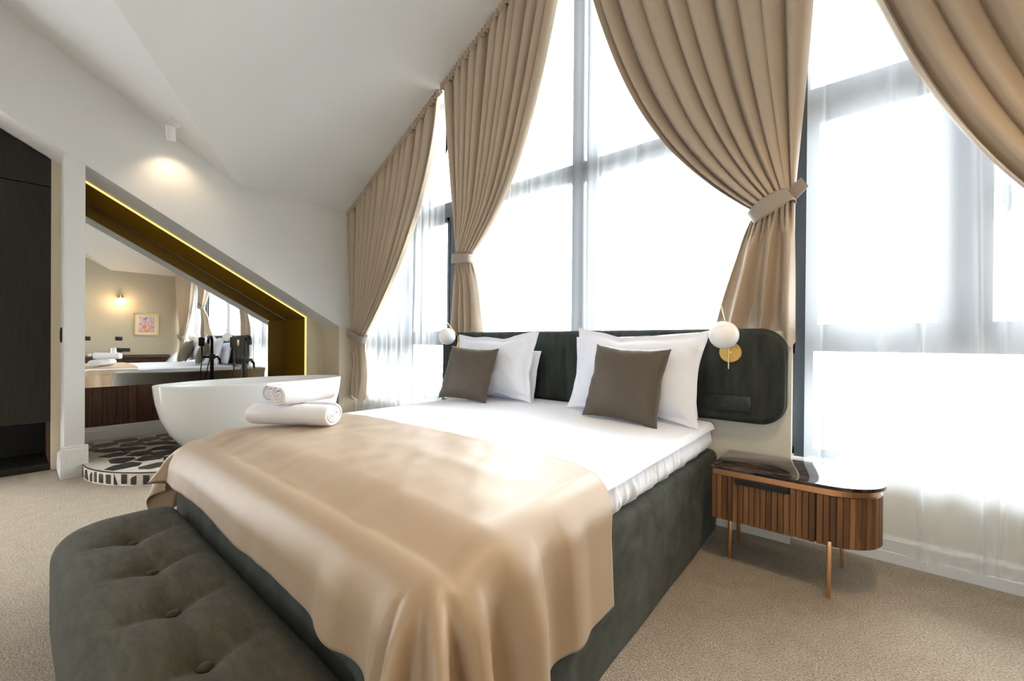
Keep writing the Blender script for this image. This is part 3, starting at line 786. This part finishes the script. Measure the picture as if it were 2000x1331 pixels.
# sconces on the headboard
def sconce(x, lb):
    t_ = thing('headboard_lamp', (x, HY, 1.03), lb, 'wall lamp', 'globe lamps on the headboard')
    lathe('wall_disc', [(0, .002), (.058, .002), (.058, -.010), (.055, -.013), (0, -.013)], brass, t_, c=(x, HY, 1.03), n=36, axis='y')
    yr = HY - .045
    tub_('stem', [(x, yr, .938), (x, yr, 1.128)], .0045, brass_light, t_, 8)
    tub_('bracket', [(x, HY - .012, 1.03), (x, yr, 1.03)], .006, brass, t_, 8)
    tub_('arm', [(x, yr, 1.128), (x, yr - .175, 1.285)], .0042, brass_light, t_, 8)
    prof_ = [(0.00005 + .0735 * math.sin(PI * i / 24), -.0735 * math.cos(PI * i / 24)) for i in range(25)]
    lathe('globe', prof_, opal, t_, c=(x + .005, yr - .135, 1.125), n=40)
    return t_
l1 = sconce(-.553, 'opal globe lamp on a brass disc, right end of the headboard')
l2 = copy_tree(l1); l2.location.x = -2.755; l2['label'] = 'opal globe lamp on a brass disc, left end of the headboard'

# pillows
def pillow_mesh(w_, h_, t_, flange=0, conc=.06, seed=0, wr_=.006, n=56):
    vs = []; fs = []
    for side in (1, -1):
        for j in range(n):
            for i in range(n):
                u = -1 + 2 * i / (n - 1); v = -1 + 2 * j / (n - 1)
                cu_ = 1 - conc * (1 - v * v) * (.8 + .4 * nz(v * 2, seed)); cv_ = 1 - conc * (1.8 if flange else 1.1) * (1 - u * u) * (.8 + .4 * nz(u * 2, seed + 5))
                x = w_ / 2 * u * cu_; z = h_ / 2 * v * cv_
                fu, fv = flange / (w_ / 2), flange / (h_ / 2)
                uu = min(1, abs(u) / (1 - fu)); vv = min(1, abs(v) / (1 - fv))
                th = t_ / 2 * ((1 - uu ** 2.6) ** .55) * ((1 - vv ** 2.6) ** .55)
                rim = min(1 - uu, 1 - vv)
                puck = wr_ * (nz((x + z) * 22, (x - z) * 5, seed) * math.exp(-rim * 3) + .7 * nz(x * 6, z * 6, seed))
                y = side * (th + .0015) + puck * (1 if th > .004 else .5) * side
                if flange: y += .010 * nz(x * 9, z * 9, seed + 9)
                vs.append((x, y, z))
    N_ = n * n
    for s_ in (0, 1):
        for j in range(n - 1):
            for i in range(n - 1):
                a_ = s_ * N_ + j * n + i; q = (a_, a_ + 1, a_ + n + 1, a_ + n)
                fs.append(q[::-1] if s_ else q)
    bd = [i for i in range(n)] + [j * n + n - 1 for j in range(1, n)] + [(n - 1) * n + i for i in range(n - 2, -1, -1)] + [j * n for j in range(n - 2, 0, -1)]
    for k in range(len(bd)):
        a_, b2 = bd[k], bd[(k + 1) % len(bd)]; fs.append((b2, a_, N_ + a_, N_ + b2))
    return vs, fs
def pillow(name, lb, cat, grp, w_, h_, t_, loc, rot, mat, flange=0, seed=0, conc=.06, wr_=.006):
    vs, fs = pillow_mesh(w_, h_, t_, flange, conc, seed, wr_)
    o = mk(name, vs, fs, mat, None, smooth=True); o.location = loc; o.rotation_euler = rot
    return tag(o, lb, cat, grp)
G1 = 'white bed pillows'; G2 = 'taupe cushions'
pillow('pillow', 'white pillow leaning on headboard, rear one on the right', 'pillow', G1, .80, .50, .15, (-1.10, 2.50, .885), (R(-10), R(-2), R(3)), linen, .0, 11, .05)
pillow('pillow', 'white flanged pillow behind the right taupe cushion', 'pillow', G1, .84, .545, .15, (-1.045, 2.385, .900), (R(-13), R(2), R(-2)), linen, .035, 3, .12, .008)
pillow('pillow', 'white pillow leaning on headboard, rear one on the left', 'pillow', G1, .74, .40, .14, (-2.19, 2.50, .83), (R(-10), R(2), R(-2)), linen, .0, 21, .05)
pillow('pillow', 'white flanged pillow behind the left taupe cushion', 'pillow', G1, .82, .535, .15, (-2.185, 2.385, .895), (R(-13), R(-2), R(2)), linen, .035, 8, .12, .008)
pillow('cushion', 'square taupe satin cushion on the right side of bed', 'cushion', G2, .455, .44, .15, (-1.01, 2.21, .850), (R(-17), R(3), R(-2)), cushion_mat, 0, 5, .10, .005)
pillow('cushion', 'square taupe satin cushion on the left side of bed', 'cushion', G2, .445, .42, .15, (-2.24, 2.18, .842), (R(-20), R(2), R(8)), cushion_mat, 0, 9, .10, .006)

# throw
RT = .115
TX0, TX1, TY0 = BX0 - .030, BX1 + .040, BY0 - .035
IX0, IX1, IY0 = TX0 + RT, TX1 - RT, TY0 + RT
OVX, OVY = .40, .235        # overhang (cloth length) beyond the outer edge
def ridge(x, p=1.6):
    s_ = math.sin(x); return math.copysign(abs(s_) ** (1 / p), s_) * .5 + .5 * s_
def throwf(u, v):
    a0, a1 = IX0 - OVX, IX1 + OVX + .03
    a_ = a0 + (a1 - a0) * u
    far = 1.285 + .03 * (u - .3) + .012 * nz(u * 5, 1, 2) - .13 * sm(.78, .93, u)
    b0 = IY0 - OVY - .05 * sm(.55, 1, u) + .004 * math.sin(u * 21)
    b_ = far + (b0 - far) * v
    da = max(0, a_ - IX1) - max(0, IX0 - a_); db = min(0, b_ - IY0)
    bx = min(max(a_, IX0), IX1); by = max(b_, IY0)
    d = math.hypot(da, db)
    zt = crown(bx, by) + .012
    if d < 1e-9:
        z = zt + .0035 * nz(a_ * 5, b_ * 5, 4) + .0035 * nz(a_ * 13 + b_ * 4, b_ * 8, 7)
        # soft swell where the cloth bunches near the far right
        z += .006 * math.exp(-((a_ + 1.05) / .25) ** 2 - ((b_ - 1.0) / .05) ** 2)
        return (a_, b_, z)
    nx, ny = da / d, db / d
    if d < RT * PI / 2: h = RT * math.sin(d / RT); dz = RT * (1 - math.cos(d / RT)); e_ = 0
    else:
        e_ = d - RT * PI / 2; fl_ = .30 if da < 0 else .06; h = RT + fl_ * e_; dz = RT + e_ * math.sqrt(1 - fl_ * fl_)
    th = math.atan2(-db, abs(da))            # 0 = side, pi/2 = foot
    right = da > 0
    # fold weight grows with distance
    g = sm(.04, .30, d)
    f = 0
    if da == 0 or th > PI / 2 - 1e-4:        # foot side
        f += .004 * g * math.sin(a_ * 7.5 + .6) + .004 * g * nz(a_ * 9, 2, 2)
        f += .022 * g * sm(-1.15, IX1, a_) * ridge((a_ - IX1) * 27 + 1.2)
    elif db == 0:                            # long side
        k_ = sm(1.12, .75, b_)
        f += (.030 if right else .02) * g * k_ * ridge((b_ - IY0) * 34 + 1.2 + .8 * math.sin(b_ * 11)) + .008 * g * math.sin(b_ * 9 + 1)
    else:
        c_ = math.sin(2 * th)
        amp = .022 * g * (1 - c_) + .060 * g * c_ + .05 * c_ * max(0, e_)
        f += amp * ridge(1.2 - th * 9.5)
        h += .02 * c_ * g
    f = max(f, -.8 * h + .0) if False else f
    f += .012 * g
    tw = .03 * g * math.sin(th * 7)
    x = bx + nx * (h + max(f, -.018)); y = by + ny * (h + max(f, -.018))
    return (x, y, zt - dz)
vs, fs = grid(300, 130, throwf)
th_ = mk('bed_throw', vs, fs, satin, None, smooth=True)
md = th_.modifiers.new('th', 'SOLIDIFY'); md.thickness = .004; md.offset = 1
tag(th_, 'beige satin throw draped over the foot of the bed', 'throw')

# towels
def roll_mesh(L_, r_, turns=3.2, sq=1.0, seed=0, n=150, nl=26):
    # spiral roll along X
    def f(u, v):
        a = 2 * PI * turns * u; rr = r_ * (.12 + .88 * u)
        x = (v - .5) * L_ + .006 * nz(u * 6, v * 2, seed)
        e = 1 - .05 * (abs(2 * v - 1) ** 6)
        y = rr * math.cos(a) * e; z = rr * math.sin(a) * e * sq
        q = .006 * nz(x * 14, a * .5, seed) + .014 * nz(x * 5, a * .3, seed + 4)
        return (x, y * (1 + q * 8), z * (1 + q * 8))
    return grid(n, nl, f)
def towel(name, lb, L_, r_, loc, rz, sq=1.0, seed=0, turns=3.2, tilt=0):
    vs, fs = roll_mesh(L_, r_, turns, sq, seed); o = mk(name, vs, fs, towel_mat, None, smooth=True)
    md = o.modifiers.new('th', 'SOLIDIFY'); md.thickness = r_ / turns * .80; md.offset = -1
    md2 = o.modifiers.new('sub', 'SUBSURF'); md2.levels = 1; md2.render_levels = 1
    o.location = loc; o.rotation_euler = (0, tilt, rz)
    return tag(o, lb, 'towel', 'rolled towels on the bed')
TZ = .655
towel('towel', 'large white rolled bath towel at the bottom of the stack', .43, .090, (-2.165, .90, TZ + .058), R(33), .68, 1, 4.2)
towel('towel', 'small white rolled towel on top of stack, left one behind', .29, .053, (-2.315, .95, TZ + .108 + .049), R(114), 1.0, 4)
towel('towel', 'small white rolled towel on top of stack, right one in front', .33, .055, (-2.175, .965, TZ + .108 + .049), R(108), 1.0, 6)

# ------------------------------------------------------------------ bench
QX0, QX1, QY0, QY1, QH = -2.37, -.80, .085, .480, .37
bn = thing('bench', ((QX0 + QX1) / 2, .27, 0), 'button-tufted dark olive velvet bench at the foot of bed', 'bench')
btn = [(-2.03, .282), (-1.73, .287), (-1.43, .282), (-1.14, .282)]
def bench_prof():
    nu, nv = 150, 64
    cx_, cy_ = (QX0 + QX1) / 2, (QY0 + QY1) / 2; hw, hh = (QX1 - QX0) / 2, (QY1 - QY0) / 2; rc = .14
    rows = []
    def outline(a):
        # rounded-rect perimeter param (back corners tighter)
        per = []
        return None
    pts = []
    for (sx_, sy_, r_) in ((1, -1, .16), (1, 1, .045), (-1, 1, .06), (-1, -1, .17)):
        a0 = {(1, -1): -90, (1, 1): 0, (-1, 1): 90, (-1, -1): 180}[(sx_, sy_)]
        for i in range(14):
            a_ = R(a0 + 90 * i / 13); pts.append((cx_ + sx_ * (hw - r_) + r_ * math.cos(a_), cy_ + sy_ * (hh - r_) + r_ * math.sin(a_)))
    # resample evenly
    P = pts + [pts[0]]; Ls = [0]
    for i in range(len(P) - 1): Ls.append(Ls[-1] + math.dist(P[i], P[i + 1]))
    out = []
    n = 220
    j = 0
    for k in range(n):
        s_ = Ls[-1] * k / n
        while Ls[j + 1] < s_: j += 1
        t_ = (s_ - Ls[j]) / (Ls[j + 1] - Ls[j]); out.append((P[j][0] + (P[j + 1][0] - P[j][0]) * t_, P[j][1] + (P[j + 1][1] - P[j][1]) * t_))
    return out
ol = bench_prof(); n = len(ol)
bcx, bcy = (QX0 + QX1) / 2, (QY0 + QY1) / 2
def skel(p):  # spine point for shrinking
    return (min(max(p[0], QX0 + .19), QX1 - .19), bcy + .01)
rings = []
side_prof = [(0.985, .01), (1.0, .05), (1.0, .20), (1.0, .27)]
edge = [(1 - .0, .27)] + [(1 - (.34 * (1 - math.cos(t_ * PI / 2))), .27 + (QH - .27 - .012) * math.sin(t_ * PI / 2)) for t_ in [i / 8 for i in range(1, 9)]]
flat = [(.66 - .66 * i / 14, None) for i in range(1, 15)]
vs = []
for (k_, z_) in side_prof[:-1] + edge + flat:
    for p in ol:
        s_ = skel(p); x = s_[0] + (p[0] - s_[0]) * k_; y = s_[1] + (p[1] - s_[1]) * k_
        z = z_ if z_ is not None else QH - .012 + .012 * (1 - (k_ / .66) ** 2)
        if z > .25:
            for bx_, by_ in btn:
                dd = math.hypot((x - bx_) * .8, y - by_); z -= .010 * math.exp(-(abs(x - bx_) / .02)) * math.exp(-((dd - .05) / .05) ** 2)
                z -= .036 * math.exp(-(dd / .036) ** 1.3) + .012 * math.exp(-(dd / .10) ** 2)
                an = math.atan2(y - by_, x - bx_)
                z -= .006 * math.exp(-((dd - .07) / .05) ** 2) * max(0, math.cos(an * 4)) ** 3
            z += .002 * nz(x, y, 0, 12)
        vs.append((x, y, z))
nr = len(vs) // n
fs = [(j * n + i, j * n + (i + 1) % n, (j + 1) * n + (i + 1) % n, (j + 1) * n + i) for j in range(nr - 1) for i in range(n)]
mk('seat_cushion', vs, fs, velvet_bench, bn, smooth=True)
for bx_, by_ in btn:
    lathe('button', [(0, .326), (.015, .326), (.017, .331), (.012, .337), (0, .339)], velvet_bench, bn, c=(bx_, by_, 0), n=20, auto=80)

# ------------------------------------------------------------------ nightstand
NX0, NX1, NY0, NY1 = -.555, .095, 2.225, 2.60
ns = thing('nightstand', ((NX0 + NX1) / 2, 2.4, 0), 'walnut nightstand with slatted rounded front, copper trim and black marble top', 'nightstand')
def dshape(ins, n=30, back=NY1):
    x0, x1, y0 = NX0 + ins * .3, NX1 - ins, NY0 + ins
    y1_ = back - ins * .2; ry = (y1_ - y0) / 2
    rx = ry * 1.05
    pts = [(x0, y1_), (x0, y0)]
    for i in range(n + 1):
        a_ = -PI / 2 + PI * i / n
        pts.append((x1 - rx + rx * math.cos(a_), (y0 + y1_) / 2 + ry * math.sin(a_)))
    return pts
def dpath(ins):
    """arc-length path from front-left along front and round the end"""
    P = dshape(ins)[1:]; Ls = [0]
    for i in range(len(P) - 1): Ls.append(Ls[-1] + math.dist(P[i], P[i + 1]))
    def at(s_):
        j = 0
        while j < len(P) - 2 and Ls[j + 1] < s_: j += 1
        t_ = (s_ - Ls[j]) / (Ls[j + 1] - Ls[j]); return (P[j][0] + (P[j + 1][0] - P[j][0]) * t_, P[j][1] + (P[j + 1][1] - P[j][1]) * t_)
    return at, Ls[-1]
tp = pris('marble_top', dshape(-.006), 'z', .463, .478, marble, ns, bev=.003)
pris('copper_band', dshape(.012), 'z', .432, .4625, copper, ns)
pris('carcass', dshape(.014), 'z', .222, .431, slot_mat, ns)
at, LT = dpath(.004)
sw_ = .0232; k = 0; s_ = 0.0
gap_s = NX1 - .16 - NX0 - .09      # gap between drawer and end door
hx0, hx1 = .105, .315              # recess for the black pull
gap_at = .425
while s_ + sw_ < LT:
    if abs(s_ - gap_at) < sw_ / 2: s_ += .004
    p0, p1 = at(s_ + .0009), at(s_ + sw_ - .0009)
    d_ = Vector((p1[0] - p0[0], p1[1] - p0[1])); l_ = d_.length; d_.normalize(); nrm_ = Vector((d_.y, -d_.x))
    zt = .4305
    mid = s_ + sw_ / 2
    if hx0 < mid < hx1: zt = .402
    ch_ = .0022
    prof_ = [(0, -.013), (l_, -.013), (l_, -ch_), (l_ - ch_, 0), (ch_, 0), (0, -ch_)]
    vs = []
    for zz in (.218, zt):
        for (a_, b_) in prof_: vs.append((p0[0] + d_.x * a_ + nrm_.x * b_, p0[1] + d_.y * a_ + nrm_.y * b_, zz))
    m_ = 6; fs = [tuple(range(m_))[::-1], tuple(range(m_, 2 * m_))] + [(i, (i + 1) % m_, m_ + (i + 1) % m_, m_ + i) for i in range(m_)]
    mk('slat', vs, fs, wal[(0, 1, 0, 2, 1, 0, 1)[k % 7] if s_ < gap_at else (2, 0, 2, 1, 0)[k % 5]], ns)
    s_ += sw_; k += 1
pris('drawer_pull', [(NX0 + hx0 - .004, .430), (NX0 + hx0, .408), (NX0 + hx0 + .012, .4035), (NX0 + hx1 - .006, .4035), (NX0 + hx1 + .004, .41), (NX0 + hx1 + .004, .430)], 'y', NY0 - .0015, NY0 + .018, black_metal, ns)
for (xa, ya, xb, yb, zt) in ((-.086, 2.217, -.086, 2.217, .245), (-.487, 2.315, -.487, 2.315, .222), (-.495, 2.55, -.495, 2.55, .222), (-.05, 2.57, -.05, 2.57, .222)):
    bm = bmesh.new(); bbox(bm, xa - .0095, xa + .0095, ya - .008, ya + .008, 0, zt, .004, 2)
    for v in bm.verts:
        k_ = .72 + .28 * v.co.z / zt
        v.co.x = xa + (v.co.x - xa) * k_; v.co.y = ya + (v.co.y - ya) * k_
    from_bm('leg', bm, copper, ns, auto=40)

# ------------------------------------------------------------------ curtains
def sheerc(name, x0, x1, zb, lb, seed, per=.11, amp=.022, yb_=2.70):
    nu = int((x1 - x0) / .005); nv = 40
    rr_ = random.Random(seed); rid = []
    xx_ = x0 + .08
    while xx_ < x1 - .05:
        rid.append((xx_, rr_.uniform(-.05, .05), rr_.uniform(.015, .032), rr_.uniform(.007, .012))); xx_ += rr_.uniform(.07, .30)
    def f(u, v):
        x = x0 + (x1 - x0) * u
        zt = roof(x) - .03
        z = zt + (zb + .02 * math.sin(x * 7 + seed) - zt) * v
        ph = x / per * 2 * PI + 1.6 * nz(x * 2.2, v * .5, seed) * 2 + .5 * math.sin(x * 3)
        big = nz(x * 1.6, v * .35, seed + 3)
        A = amp * (.35 + 1.2 * abs(nz(x * 1.3, v * .5, seed + 8)) + .5 * v)
        y = yb_ - A * (math.sin(ph) * .5 + .5) - .02 * v * (big + .5)
        xs = .018 * v * math.sin(x * 9 + seed + v * 2)
        for rx_, dr_, ra_, rw_ in rid:
            q_ = (x - rx_ - dr_ * v) / rw_
            if abs(q_) < 3: y -= ra_ * math.exp(-q_ * q_)
        return (x + xs * sm(x0, x0 + .2, x) * sm(x1, x1 - .2, x) - .0 * v, y + .035 * 0, z)
    vs, fs = grid(nu, nv, f)
    o = mk(name, vs, fs, sheer, None, smooth=True)
    return tag(o, lb, 'sheer curtain', 'white sheer curtains')
sheerc('sheer_curtain', XL + .03, -3.10, .08, 'white sheer curtain in the window bay nearest the bathtub', 1)
sheerc('sheer_curtain', -2.94, -.36, .50, 'white sheer curtain in the central bay behind the headboard', 5, yb_=2.765, amp=.014)
sheerc('sheer_curtain', -.215, XR - .05, .10, 'white sheer curtain in right bay behind the nightstand', 9, per=.17, amp=.020)

def curtain(lb, xa, xb, ztop_off, tie, hem, shape, npl, tie_tilt_pts, seed, y0=2.585, hemz=None, ybot=2.70, pool=False, dep=1.0):
    """xa: mullion side (straight), xb: leading edge. tie=(x0,z0,x1,z1) for u=0..1; hem=(x0,z0,x1,z1)"""
    t_ = thing('curtain', ((xa + xb) / 2, y0, 2.0), lb, 'curtain', 'beige drapes tied back')
    tx0, tz0, tx1, tz1 = tie; hx0_, hz0, hx1_, hz1 = hem
    nu = npl * 14; nv1, nv2 = 70, 44
    VT = nv1 / (nv1 + nv2)
    def xt(u): return xa + (xb - xa) * u
    def f(u, v):
        # irregular pleat phase
        uu = u + .012 * math.sin(u * 17 + seed) + .008 * math.sin(u * 41 + seed * 2)
        ph = 2 * PI * npl * uu
        sgn = 1 if xb > xa else -1
        wx = .6 * math.cos(ph) + .25 * math.cos(2 * ph + .8) 
        sw_ = math.sin(ph); fold = math.copysign(abs(sw_) ** .75, sw_)
        if dep > 1: fold = -max(-1, min(1, 1.15 * sw_ + .22 + .25 * math.sin(u * 23 + seed)))
        pw = abs(xb - xa) / npl
        if v <= VT:
            t1 = v / VT
            s1 = .6 * t1 ** 1.2 + .4 * t1 ** 5 if shape == 0 else t1 ** 1.9
            s0 = t1 ** 1.0
            s_ = s0 + (s1 - s0) * (u ** .7)
            ztop = roof(xt(u)) - ztop_off
            x = xt(u) + (tx0 + (tx1 - tx0) * u - xt(u)) * s_
            zc = tz0 + (tz1 - tz0) * u
            z = ztop + (zc - ztop) * t1
            A = .050 * dep * (1 - .66 * t1 ** 2.0) * (.35 + .65 * sm(0, .06, t1))
            wsc = pw * .26 * dep * (1 - .85 * t1 ** 1.5) * sm(0, .10, t1)
            y = y0 + (.05 * t1) + A * fold - .02 * math.sin(PI * t1) * u
            # bundle rounds up near the tie
            bun = sm(.75, 1, t1); y -= bun * .05 * math.sin(PI * u)
            x += wx * wsc
        else:
            t2 = (v - VT) / (1 - VT)
            e_ = t2 ** .75
            x = (tx0 + (tx1 - tx0) * u) * (1 - e_) + (hx0_ + (hx1_ - hx0_) * u) * e_
            zc = tz0 + (tz1 - tz0) * u; zh = hz0 + (hz1 - hz0) * u
            z = zc + (zh - zc) * t2
            if pool:
                z += .03 * t2 ** 8 * math.sin(u * 31 + seed) 
            k_ = max(2, npl // 3)
            ph2 = 2 * PI * k_ * (u + .03 * math.sin(u * 9 + seed)) + seed
            mixf = sm(0, .35, t2)
            A = .018 * (1 - mixf) + (.018 + .026 * dep * t2) * mixf
            y = y0 + .05 + (ybot - y0 - .05) * t2 + A * (fold * (1 - mixf) + math.sin(ph2) * mixf) - .05 * math.sin(PI * u) * (1 - sm(0, .5, t2))
            x += pw * .045 * wx * (1 - mixf) + .012 * t2 * math.cos(ph2) 
            y += .012 * math.sin(t2 * 9 + u * 8 + seed) * t2 * (1 if pool else .4)
        return (x, y, z)
    vs, fs = grid(nu, nv1 + nv2 + 1, f)
    mk('drape', vs, fs, drape, t_, smooth=True)
    # gathered heading tape
    L_ = abs(xb - xa); nh = int(L_ / .006)
    def h(u, v):
        x = xt(u); z = roof(x) - ztop_off + .012 - .075 * v
        y = y0 - .026 + .014 * math.sin(u * L_ / .034 * 2 * PI + .4 * math.sin(u * 40)) + .01 * math.sin(PI * v) * -1
        return (x, y, z)
    vs, fs = grid(nh, 8, h); mk('heading', vs, fs, drape, t_, smooth=True)
    # rod
    tub_('rod', [(xa, y0 + .01, roof(xa) - ztop_off - .02), (xb, y0 + .01, roof(xb) - ztop_off - .02)], .012, trim_white, t_, 8)
    # tie band
    band = tie_tilt_pts
    (bx0, bz0), (bx1, bz1), bw, hook = band
    axis = Vector((bx1 - bx0, 0, bz1 - bz0)); cl = axis.length / 2; ax = axis.normalized(); up_ = Vector((-ax.z, 0, ax.x))
    if up_.z < 0: up_ = -up_
    c0 = Vector(((bx0 + bx1) / 2, y0 + .025, (bz0 + bz1) / 2))
    def bf(u, v):
        a_ = 2 * PI * u
        ca, sa = math.cos(a_), math.sin(a_)
        dx_ = cl * 1.03 * math.copysign(abs(ca) ** .8, ca); dy_ = .068 * math.copysign(abs(sa) ** .8, sa)
        return tuple(c0 + ax * dx_ + Vector((0, dy_, 0)) + up_ * ((v - .5) * bw * (1 + .1 * math.sin(a_ * 3))))
    vs, fs = grid(48, 6, bf, closed=True)
    o = mk('tie_back', vs, fs, tie_mat, t_, smooth=True); md = o.modifiers.new('th', 'SOLIDIFY'); md.thickness = .004; md.offset = 1
    hk = Vector(hook)
    bm = bmesh.new()
    e0 = c0 + ax * (cl * (1 if (hk - c0).dot(ax) > 0 else -1)) * .98
    d_ = (hk - e0); ww = up_ * bw * .45
    vs_ = [e0 - ww, e0 + ww, hk + ww * .8, hk - ww * .8]
    V_ = [bm.verts.new(p) for p in vs_]; bm.faces.new(V_)
    V2 = [bm.verts.new(p + Vector((0, .006, 0))) for p in vs_]; bm.faces.new(V2[::-1])
    for i in range(4): bm.faces.new((V_[i], V_[(i + 1) % 4], V2[(i + 1) % 4], V2[i]))
    from_bm('tie_strap', bm, tie_mat, t_)
    return t_
curtain('beige curtain tied back beside the bathtub, far left of windows', -4.82, -3.045, .0, (-4.72, 1.13, -4.43, 1.13), (-4.82, .40, -4.40, .40), 1, 14,
        ((-4.73, 1.20), (-4.40, 1.09), .085, (-4.80, 2.66, 1.21)), 1, pool=True, ybot=2.62)
curtain('beige curtain tied back behind left end of the headboard', -3.02, -1.66, .0, (-2.86, 1.86, -2.67, 1.86), (-3.01, 1.16, -2.62, 1.16), 0, 12,
        ((-2.87, 1.835), (-2.665, 1.825), .085, (-2.93, 2.74, 1.87)), 2)
curtain('widest beige curtain, tied back above right end of headboard', -.215, -1.60, .0, (-.265, 1.92, -.44, 1.80), (-.245, 1.09, -.66, 1.16), 0, 9,
        ((-.275, 1.865), (-.455, 1.765), .085, (-.215, 2.60, 1.915)), 3, pool=True, dep=2.2)
curtain('beige curtain at far right sweeping across the right window bay', 1.46, -.185, .0, (1.42, 1.17, 1.12, 1.13), (1.46, .47, 1.10, .47), 0, 10,
        ((1.11, 1.13), (1.40, 1.16), .085, (1.47, 2.66, 1.2)), 4, pool=True, ybot=2.62, dep=1.5)
